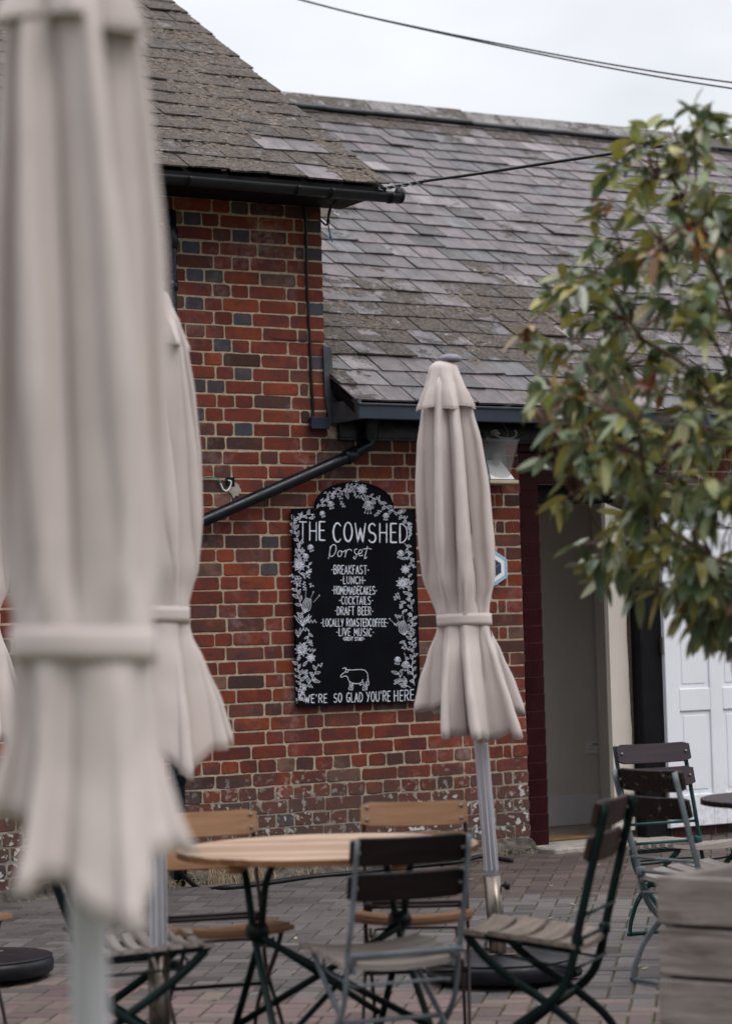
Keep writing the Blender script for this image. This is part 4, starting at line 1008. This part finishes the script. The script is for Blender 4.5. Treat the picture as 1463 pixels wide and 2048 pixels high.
    o = b.build('tie_strap', MAT['fabric'], root, smooth=True); md = o.modifiers.new('thickness', 'SOLIDIFY'); md.thickness = .0025; md.offset = 1
    k = MB(); k.tube([sh((0, 0, .12)), sh((0, 0, 2.50))], .0275, 20); pole = k.build('pole', MAT['alu'], root, smooth=True)
    k = MB()
    for a in range(0, 360, 45):
        q = radians(a); k.tube([sh((.0275 * cos(q), .0275 * sin(q), .45)), sh((.0275 * cos(q), .0275 * sin(q), 1.3))], .0022, 5)
    k.build('pole_rib', MAT['alu'], pole)
    # folded ribs inside the skirt
    for i in range(8):
        a = 2 * pi * i / 8; k = MB(); k.tube([sh((.05 * cos(a), .05 * sin(a), 2.4)), sh((.065 * cos(a), .065 * sin(a), 1.6)), sh((.085 * cos(a), .085 * sin(a), hem + .12))], .008, 6); k.build('rib', MAT['darkwood'], root)
    if tagged:
        k = MB(); n = 12; zt = .985
        for zz in (-.022, .022):
            for i in range(n + 1):
                a = -pi / 2 - .95 + 1.9 * i / n; k.v.append(sh((.0300 * cos(a), .0300 * sin(a), zt + zz)))
        for i in range(n): k.face([i, i + 1, n + 2 + i, n + 1 + i])
        tg_ = k.build('tag', MAT['tagw'], pole); k = MB()
        for dz, hh in ((.010, .0014), (0, .001), (-.006, .001), (-.012, .001)):
            b0 = len(k.v)
            for zz in (-hh, hh):
                for i in range(n + 1):
                    a = -pi / 2 - .7 + 1.4 * i / n; k.v.append(sh((.0304 * cos(a), .0304 * sin(a), zt + dz + zz)))
            for i in range(n): k.face([b0 + i, b0 + i + 1, b0 + n + 2 + i, b0 + n + 1 + i])
        k.build('tag_print', MAT['ink'], tg_)
    if base:
        k = MB(); k.lathe([(.285, .018), (.302, .030), (.305, .070), (.296, .088), (.27, .098), (.12, .108), (.001, .110)], (0, 0, 0), 56); k.lathe([(.297, .088), (.300, .094), (.292, .097)], (0, 0, 0), 56)
        bs = k.build('base', MAT['plastic'], root, smooth=True)
        for i in range(4):
            a = pi / 4 + i * pi / 2; k = MB(); k.box((.235 * cos(a), .235 * sin(a), .017), (.03, .022, .020), bev=.004); k.build('foot', MAT['darkwood'], bs)
        k = MB(); k.tube([(.29, -.06, .03), (.31, -.03, .03), (.318, .0, .03)], .02, 8); k.build('grip', MAT['darkwood'], bs)
    k = MB(); k.tube([sh((0, 0, .095)), sh((0, 0, .425))], .0355, 24); sv_ = k.build('sleeve', MAT['steel'], root, smooth=True)
    k = MB(); k.box((0, 0, .112), (.065, .065, .004), bev=.002); k.build('sleeve_plate', MAT['steel'], root)
    for zz in (.385, .17):
        k = MB(); k.lathe([(.004, 0), (.006, .012), (.016, .014), (.019, .022), (.016, .034), (.002, .037)], sh((.034, 0, zz)), 10, ax=Matrix.Rotation(pi / 2, 3, 'Y')); k.build('knob', MAT['plastic'], sv_, smooth=True)
    return root
UM = onground(979, 9.98)
umbrella('closed greige parasol leaning slightly beside the blackboard sign, label on its pole', UM, (-.052, -.01), 3, rot=0, tagged=True, band=1.475, hem=1.0, shift=-.028, skirt=1.05, wide=1.09)
umbrella('large blurred closed greige parasol filling the left foreground', onground(160, 3.8), (.004, 0), 11, rot=.1, band=1.41, hem=1.035, wide=.96, skirt=.78, up=.06, nf=6, vee=1.0, hj=.2, lobe=.85, sk=.5)
umbrella('closed greige parasol half hidden behind the large foreground parasol, flared skirt showing', onground(300, 7.95), (.014, 0), 5, up=.07, rot=.6, band=1.50, hem=1.03, wide=1.0, skirt=1.06)
umbrella('closed greige parasol cut off by the left edge of the view, black base on paving', onground(-48, 10.4), (-.01, 0), 23, rot=1.0, band=1.53, hem=1.02)

# ================================================================== CHAIRS AND TABLES
def chair(label, px, Y, face, seat_m, back_m, frame_m, h=.87, zf=.455, zr=.405, nsl=5, rivets=1, group='folding slatted chairs in the yard'):
    p0 = onground(px, Y); root = thing('folding_chair', label, 'chair', p0, face, group)
    W = .185
    up = bez([(0, -.305, h - .005), (0, -.245, h - .23), (0, -.195, zr + .05), (0, -.175, zr - .04), (0, -.145, .305), (0, -.085, .245), (0, .03, .165), (0, .135, .075), (0, .175, .012)], 4)
    ot = bez([(0, .185, zf - .015), (0, .10, .37), (0, .0, .30), (0, -.085, .245), (0, -.185, .165), (0, -.245, .07), (0, -.26, .012)], 4)
    for s in (-1, 1):
        k = MB(); k.tube([(s * W, p.y, p.z) for p in up], .0145, 10, r2=.0065, up=(0, 1, .3))
        k.box((s * (W - .012), -.192, zr + .03), (.014, .018, .018), bev=.005); k.build('back_leg', MAT[frame_m], root, smooth=True)
        k = MB(); k.tube([(s * (W - .022), p.y, p.z) for p in ot], .0145, 10, r2=.0065, up=(0, 1, .3)); k.build('front_leg', MAT[frame_m], root, smooth=True)
    for (y, z, ww, r) in ((.175, .012, W + .012, .009), (-.26, .012, W - .01, .009), (-.085, .245, W, .0075), (-.192, zr + .03, W, .007), (-.225, h - .36, W, .0065)):
        k = MB(); k.tube([(-ww, y, z), (ww, y, z)], r, 8); k.build('cross_rod', MAT[frame_m], root, smooth=True)
    k = MB(); wv = W - .035
    k.tube(bez([(-wv, .12, zf - .035), (-wv, .10, zf - .07), (-wv, -.15, zr - .06), (-wv, -.19, zr - .055), (-wv + .03, -.205, zr - .05), (wv - .03, -.205, zr - .05), (wv, -.19, zr - .055), (wv, -.15, zr - .06), (wv, .10, zf - .07), (wv, .12, zf - .035)], 4), .005, 6); k.build('wire_brace', MAT[frame_m], root, smooth=True)
    # seat slats run across, dished in the middle
    k = MB(); y0, y1 = -.20, .215; sw = (y1 - y0) / nsl
    for i in range(nsl):
        yc = y0 + (i + .5) * sw; hz_ = .5 * sw - .009; t = (yc - y0) / (y1 - y0); z = zr + (zf - zr) * t ** .9; nx_ = 10; b = len(k.v)
        if i == nsl - 1: z -= .006
        for j in range(nx_ + 1):
            s_ = -1 + 2 * j / nx_; x = s_ * .205; dz = .020 * (s_ * s_ - 1)
            for (yy, zz) in ((-hz_, -.008), (-hz_ + .003, .008), (hz_ - .003, .008), (hz_, -.008)): k.v.append(Vector((x, yc + yy, z + dz + .012 + zz + (zf - zr) / .4 * yy)))
        for j in range(nx_):
            for q in range(4): k.face([b + 4 * j + q, b + 4 * j + (q + 1) % 4, b + 4 * j + 4 + (q + 1) % 4, b + 4 * j + 4 + q])
        k.face([b, b + 3, b + 2, b + 1]); e_ = b + 4 * nx_; k.face([e_, e_ + 1, e_ + 2, e_ + 3])
    k.build('seat', MAT[seat_m], root)
    for s in (-1, 1):
        k = MB(); k.tube([(s * (W - .02), -.2, zr - .008), (s * (W - .02), 0, (zr + zf) / 2 - .01), (s * (W - .02), .2, zf - .008)], .010, 8, r2=.005); k.build('seat_rail', MAT[frame_m], root, smooth=True)
    dirv = (Vector((0, -.305, h)) - Vector((0, -.245, h - .23))).normalized()
    for m_, zt in enumerate((h - .002, h - .112)):
        k = MB(); hh = .092; nx_ = 12; top_ = Vector((0, -.305, h)) + dirv * ((zt - h) / dirv.z); nrm = Vector((0, dirv.z, -dirv.y)); b = len(k.v); cs = .010
        for j in range(nx_ + 1):
            s_ = -1 + 2 * j / nx_; x = s_ * .195; bow = -.016 * (1 - s_ * s_) + .010; ed = .010 * max(0, (abs(s_) - .93) / .07)
            for (aa, tt) in ((0 - ed, .006), (-.002 - ed, .015), (-hh + .002 + ed, .015), (-hh + ed, .006), (-hh + .002 + ed, -.001), (-.002 - ed, -.001)):
                k.v.append(top_ + dirv * aa + nrm * (tt + bow + .008) + Vector((x, 0, 0)))
        for j in range(nx_):
            for q in range(6): k.face([b + 6 * j + q, b + 6 * j + 6 + q, b + 6 * j + 6 + (q + 1) % 6, b + 6 * j + (q + 1) % 6])
        k.face([b + q for q in range(6)]); e_ = b + 6 * nx_; k.face([e_ + q for q in range(6)][::-1])
        sl_ = k.build('back_slat', MAT[back_m], root)
        for s in (-1, 1):
            for qz in ((-.046,) if rivets == 1 else (-.022, -.068)):
                r = MB(); s_ = s * W / .195; bow = -.016 * (1 - s_ * s_) + .010
                c_ = top_ + dirv * qz + Vector((s * W * .93, 0, 0))
                mt_ = Matrix((Vector((1, 0, 0)), dirv, nrm)).transposed()
                r.lathe([(.0075, 0), (.0065, .003), (.003, .005), (.0005, .0055)], c_ + nrm * (.0235 + bow), 8, ax=mt_)
                r.lathe([(.0065, 0), (.006, -.006), (.002, -.009), (.0005, -.0092)], c_ + nrm * (.006 + bow), 8, ax=mt_)
                r.build('rivet', MAT['rivet'], sl_, smooth=True)
    return root
chair('grey iron folding chair with dark slats, its back to us at the round table', 744, 7.72, radians(21), 'silver', 'espresso', 'greyiron', h=.828, zf=.455, zr=.425)
chair('dark green folding chair with chocolate slats, side on, right of the round table', 1050, 8.05, radians(70), 'seatbrown', 'brown', 'dkgreen', h=.895, zf=.475, zr=.42, nsl=4)
chair('honey wood folding chair behind the round table, nearest the leaning parasol', 812, 8.62, radians(177), 'orange', 'orange', 'maroonfr', h=.835, zf=.462, zr=.435, rivets=2, nsl=7)
chair('honey wood folding chair at left end of the round table, partly hidden by parasol', 430, 8.4, radians(196), 'orange', 'orange', 'maroonfr', h=.835, zf=.462, zr=.435, rivets=2, nsl=7)
chair('green folding chair with silvered narrow seat slats under the foreground parasol', 268, 8.0, radians(-75), 'silver', 'brown', 'dkgreen', h=.86, zf=.46, zr=.44, nsl=8)
chair('grey iron folding chair with flaking lichened dark slats behind the timber planter', 1392, 9.85, radians(-56), 'silver', 'weathered', 'greyiron', h=.86, zf=.45, zr=.41)
chair('green folding chair with smooth plum brown slats in front of white door', 1360, 10.95, radians(205), 'silver', 'plum', 'green', h=.87, zf=.44, zr=.395, nsl=6)
chair('honey wood folding chair just entering the left edge of the view', -118, 9.0, radians(200), 'orange', 'orange', 'maroonfr', h=.835, rivets=2, nsl=7)

def table(label, px, Y, z, R, top_m, edge_m, frame_m, rot=0.0, ns=9):
    p0 = onground(px, Y); root = thing('round_table', label, 'table', p0, rot); k = MB(); sw = 2 * R / ns
    for i in range(ns):
        y0, y1 = -R + i * sw + .007, -R + (i + 1) * sw - .007; pts = []
        m = 8; ys_ = [y0 + (y1 - y0) * q / m for q in range(m + 1)]
        f_ = lambda y: sqrt(max(.0004, R * R - y * y))
        out = [(f_(y), y) for y in ys_] + [(-f_(y), y) for y in reversed(ys_)]
        b = len(k.v); n = len(out); k.v += [Vector((x, y, z - .022)) for x, y in out] + [Vector((x, y, z - .003)) for x, y in out] + [Vector((x * .996, y + (.002 if y < (y0 + y1) / 2 else -.002), z)) for x, y in out]
        k.face([b + 2 * n + q for q in range(n)], (0, 2, 0, 2, 2, 0, 2, 0, 0)[i % 9]); k.face([b + q for q in range(n)][::-1], 1)
        for L, mi in ((0, 1), (n, 0)):
            for q in range(n): k.face([b + L + q, b + L + (q + 1) % n, b + L + n + (q + 1) % n, b + L + n + q], mi)
    k.build('tabletop', [MAT[top_m], MAT[edge_m], MAT['tabledark' if top_m == 'tabletop' else top_m]], root)
    for s in (-1, 1): k = MB(); k.box((s * R * .52, 0, z - .036), (.022, R * .82, .013), bev=.004); k.build('batten', MAT[edge_m], root)
    pre = len(COL.objects); BR = Matrix.Rotation(radians(30), 4, 'Z'); parts0 = set(o.name for o in root.children)
    for s in (-1, 1):
        x = s * .262
        for d_ in (-1, 1):
            q = bez([(x * .98, d_ * -.10, z - .05), (x, d_ * -.055, .63), (x, d_ * -.01, .485), (x * 1.02, d_ * .06, .36), (x * 1.06, d_ * .20, .14), (x * 1.1, d_ * .29, .012)], 5)
            k = MB(); k.tube([Vector((p.x + d_ * .008, p.y, p.z)) for p in q], .0135, 10, r2=.008, up=(1, 0, 0)); k.build('leg', MAT[frame_m], root, smooth=True)
        k = MB(); k.lathe([(.028, -.03), (.032, 0), (.028, .03)], (x, 0, .485), 12, ax=Matrix.Rotation(pi / 2, 3, 'Y')); k.build('leg_pivot', MAT[frame_m], root, smooth=True)
    for s, e_ in ((-1, 1), (1, 1), (-1, -1), (1, -1)):
        k = MB(); k.tube([(s * .255, s * e_ * .03, .47), (s * -.27, s * e_ * -.20, .15)], .012, 8, r2=.006); k.build('brace', MAT[frame_m], root, smooth=True)
    for d_ in (-1, 1): k = MB(); k.tube([(-.285, d_ * .283, .018), (.285, d_ * .283, .018)], .008, 8); k.build('foot_bar', MAT[frame_m], root, smooth=True)
    for o in root.children:
        if o.name not in parts0: o.data.transform(BR)
    return root
table('round slatted honey wood table on crossed dark iron legs', 643, 8.12, .75, .502, 'tabletop', 'tableedge', 'dkgreen', rot=radians(-4))
table('dark round table cut off by the right edge of the view', 1618, 9.75, .735, .46, 'plum', 'espresso', 'greyiron', rot=radians(20), ns=7)

# ================================================================== PLANTER AND TREE
pc = onground(1292, 7.3); PR = radians(-38)
pl = thing('timber_planter', 'square planter of silvered timber planks with open top, lower right corner', 'planter', pc, PR)
PS = 1.05; ph_ = .152
for i in range(5):
    zt_ = .70 - ph_ * (4 - i); zb_ = max(.003, zt_ - ph_ + .010); z = (zt_ + zb_) / 2; hh = (zt_ - zb_) / 2
    for (c, h_) in (((PS / 2, .025, z), (PS / 2, .025, hh)), ((PS / 2, PS - .025, z), (PS / 2, .025, hh)), ((.025, PS / 2, z), (.0245, PS / 2 - .052, hh)), ((PS - .025, PS / 2, z), (.0245, PS / 2 - .052, hh))):
        k = MB(); k.box((c[0] + rnd.uniform(-.003, .003), c[1] + rnd.uniform(-.003, .003), c[2]), h_, bev=.006); k.build('plank', MAT['planter'], pl)
for x, y in ((.075, .075), (PS - .075, .075), (.075, PS - .075), (PS - .075, PS - .075)): k = MB(); k.box((x, y, .333), (.022, .022, .328)); k.build('corner_post', MAT['planter'], pl)
k = MB(); n = 12; bb = len(k.v)
for i in range(n + 1):
    for j in range(n + 1):
        x = .052 + (PS - .104) * i / n; y = .052 + (PS - .104) * j / n; k.v.append(Vector((x, y, .62 + .03 * noise.noise(Vector((x * 6, y * 6, 2))))))
for i in range(n):
    for j in range(n): a = i * (n + 1) + j; k.face([a, a + n + 1, a + n + 2, a + 1])
k.build('soil', MAT['soil'], pl)
TC = pc + Matrix.Rotation(PR, 3, 'Z') @ Vector((.32, .38, 0)); tz0 = TC.z + .6
tree = thing('shrub_tree', 'bushy evergreen with green, olive and red tipped leaves growing from the planter', 'tree', (TC.x, TC.y, TC.z + .56))
# trunk and limbs grow from the planter; crown outline by height
CR = [(.78, .06), (.86, .30), (1.06, .60), (1.12, .70), (1.25, .78), (1.46, .89), (1.57, .96), (1.72, .88), (1.98, .77), (2.30, .64), (2.42, .52), (2.52, .38), (2.62, .12)]
def crad(z): return interp(CR, z)
tips = []; tk = MB(); lb_ = MB(); tr_ = random.Random(5)
trunk = bez([(0, 0, 0), (.02, .01, .3), (-.03, .02, .62), (.02, -.02, .95), (0, .02, 1.35), (.03, 0, 1.8)], 5)
tk.tube(trunk, [.036 - .026 * i / (len(trunk) - 1) for i in range(len(trunk))], 9)
nodes = [(p, .012) for p in trunk[8:]]
for i in range(17):                           # main limbs
    a = i * 2.4 + tr_.uniform(-.3, .3); z = .95 + 1.45 * (i / 16) ** .9; r = crad(z) * tr_.uniform(.5, .72)
    end = Vector((r * cos(a), r * sin(a), z)); st0 = trunk[min(len(trunk) - 1, int(max(.35, z - .25 - r * .55) / 1.8 * (len(trunk) - 1)))]
    q_ = bez([st0, st0.lerp(end, .35) + Vector((tr_.uniform(-.05, .05), tr_.uniform(-.05, .05), -.02)), st0.lerp(end, .7) + Vector((tr_.uniform(-.05, .05), tr_.uniform(-.05, .05), .05)), end], 5)
    lb_.tube(q_, [.012 - .0075 * k_ / (len(q_) - 1) for k_ in range(len(q_))], 6); nodes += [(p, .006) for p in q_[4:]]
for i in range(1150):
    z = tr_.uniform(.80, 2.6); a = tr_.uniform(0, 2 * pi); q = tr_.uniform(.12, 1.0) ** .5
    r = crad(z) * q * (1 + .26 * noise.noise(Vector((cos(a) * 2, sin(a) * 2, z * 2.2)))); end = Vector((r * cos(a), r * sin(a), z))
    keep = 1.0 if z < 1.75 else max(.5, 1 - (z - 1.85) * .8)
    if tr_.random() > keep * (.8 if q > .8 else 1): continue
    if noise.noise(end * 2.6 + Vector((3, 1, 8))) < -.34: continue
    n0 = min(nodes, key=lambda t: (t[0] - end).length + max(0, t[0].z - end.z) * .6)[0]; d = end - n0
    if d.length > .55: n0 = end - d * (.55 / d.length)
    mid = n0.lerp(end, .5) + Vector((tr_.uniform(-.025, .025), tr_.uniform(-.025, .025), .02))
    lb_.tube([n0, mid, end], [.0042, .0034, .0022], 5); tips.append((end, (end - mid).normalized(), q))
    if len(nodes) < 420: nodes.append((mid, .004))
for i in range(26):
    a = pi + tr_.uniform(-.1, .9); r = tr_.uniform(.18, .52); z = tr_.uniform(.84, 1.06); end = Vector((r * cos(a), r * sin(a), z)); n0 = end + Vector((.04, .05, .16))
    lb_.tube([n0, n0.lerp(end, .5) + Vector((-.01, 0, .02)), end], [.004, .003, .002], 5)
    if i % 2 == 0: tips.append((end, Vector((-.3, -.2, -.8)).normalized(), .9))
tk.build('trunk', MAT['bark'], tree, smooth=True); lb_.build('branch', MAT['twig'], tree, smooth=True)
lv = MB()
def leaf(base, d, L, wd, col, droop, roll):
    d = d.normalized(); side = d.cross(Vector((0, 0, 1)))
    if side.length < .1: side = Vector((1, 0, 0))
    side.normalize(); nrm = side.cross(d); side, nrm = side * cos(roll) + nrm * sin(roll), nrm * cos(roll) - side * sin(roll)
    b = len(lv.v); n = 5; cup = tr_.uniform(.10, .28)
    for i in range(n + 1):
        t = i / n; p = base + d * (L * t) + Vector((0, 0, -1)) * (droop * L * t * t); w_ = wd * (sin(pi * min(1, t * .93 + .04) ** .85) ** .8) * .5 if 0 < i < n else .0006
        lv.v += [p + side * w_ + nrm * w_ * cup, p, p - side * w_ + nrm * w_ * cup]
    for i in range(n):
        for k_ in (0, 1): lv.face([b + 3 * i + k_, b + 3 * i + k_ + 1, b + 3 * i + 4 + k_, b + 3 * i + 3 + k_], c=col)
for (e_, d, q) in tips:
    nl = tr_.randint(5, 8); young = tr_.random() < (.26 if e_.z > 1.5 else .10) * (1.4 if q > .85 else .5)
    for i in range(nl):
        a = i * 2.4 + tr_.uniform(-.4, .4); back = tr_.uniform(0, .07); sp = tr_.uniform(.5, 1.25)
        o1 = d.cross(Vector((.3, .2, .9))).normalized(); o2 = d.cross(o1)
        dd = d * cos(sp) + (o1 * cos(a) + o2 * sin(a)) * sin(sp) + Vector((0, 0, -.25))
        v = tr_.uniform(.7, 1.3); r_ = tr_.random()
        if young and r_ < .55: c = tr_.choice(((.20, .045, .028), (.26, .11, .03), (.30, .20, .045)))
        elif r_ < .18: c = (.35, .31, .07)
        elif r_ < .42: c = (.29, .31, .10)
        elif r_ < .72: c = (.19, .235, .11)
        else: c = (.095, .14, .07)
        leaf(e_ - d * back, dd, tr_.uniform(.06, .102) * (.75 if young else 1), tr_.uniform(.029, .042) * (.7 if young else 1), (*[x * v for x in c], 1), tr_.uniform(.0, .5), tr_.uniform(-.9, .9))
lv.build('crown', MAT['leaf'], tree, attr=True, smooth=True)

# ================================================================== HOSE AND WEEDS
def gp(px, Y, h=.012): p = onground(px, Y); return p + Vector((0, 0, h))
hose = cable('garden_hose', 'black hose lying on the paving along the foot of the brick wall', [fw_(345, 1690, .30), fw_(352, 1722, .28), fw_(372, 1756, .22), fw_(405, 1778, .17), gp(440, 13.25, .014), gp(520, 13.4, .014), gp(600, 13.62, .014), gp(680, 13.75, .014), gp(760, 13.9, .014), gp(850, 14.08, .014), gp(905, 14.12, .02), gp(950, 14.28, .03), gp(985, 14.2, .02), gp(1010, 14.15, .014)], .013)
k = MB(); a, b_ = fw_(346, 1700, .30), fw_(368, 1714, .34); k.tube([a, b_], .022, 12); k.build('hose_coupling', MAT['fascia'], hose)
for i in range(26):
    px_, Y_ = rnd.uniform(380, 1300), rnd.uniform(8.6, 14); p = onground(px_, Y_) + Vector((0, 0, .006))
    if (W0 - p).dot(NV) > -.1: continue
    k = MB(); a = rnd.uniform(0, 6.28); d1 = Vector((cos(a), sin(a), .05)) * rnd.uniform(.014, .026); d2 = Vector((-sin(a), cos(a), 0)) * .009
    k.add([p - d1, p - d1 * .2 + d2 + Vector((0, 0, .004)), p + d1 + Vector((0, 0, .006)), p - d1 * .2 - d2 + Vector((0, 0, .002))], [(0, 1, 2, 3)])
    tag(k.build('fallen_leaf', MAT['straw']), 'small dry leaf lying on the block paving', 'leaf', 'fallen leaves on the paving')
ws = MB()
for i in range(420):
    uu = rnd.uniform(-.75, .35) if rnd.random() < .8 else rnd.uniform(-2, 1.9); o_ = abs(rnd.gauss(.05, .08)) + .02
    p = W0 + UV * uu + NV * o_; p.z = gz(p.y); L = rnd.uniform(.02, .10) * (1.4 if -.4 < uu < .05 else .6); a = rnd.uniform(0, 6.28); dx = Vector((cos(a), sin(a), 0)) * L * rnd.uniform(.2, 1.0)
    q = [p, p + dx * .4 + Vector((0, 0, L * .7)), p + dx + Vector((0, 0, L * rnd.uniform(.5, 1)))]; ws.tube(q, [.0016, .0012, .0005], 3, cap=False)
tag(ws.build('dry_grass', MAT['straw']), 'tufts of dry grass at the foot of the wall', 'grass', kind='stuff')
wd = MB()
for i in range(260):
    cu = rnd.choice((-.62, -.55, -.42, 1.72, 1.84, 1.6)); p = W0 + UV * (cu + rnd.gauss(0, .06)) + NV * (.06 + abs(rnd.gauss(0, .05))); p.z = gz(p.y) + rnd.uniform(0, .03)
    a = rnd.uniform(0, 6.28); L = rnd.uniform(.008, .02); d1 = Vector((cos(a), sin(a), rnd.uniform(0, .8))).normalized() * L; d2 = Vector((-sin(a), cos(a), .2)) * L * .4
    wd.add([p, p + d1 * .5 + d2, p + d1, p + d1 * .5 - d2], [(0, 1, 2, 3)])
tag(wd.build('weeds', MAT['weed']), 'small green weeds in the joint below the brick wall', 'weeds', kind='stuff')
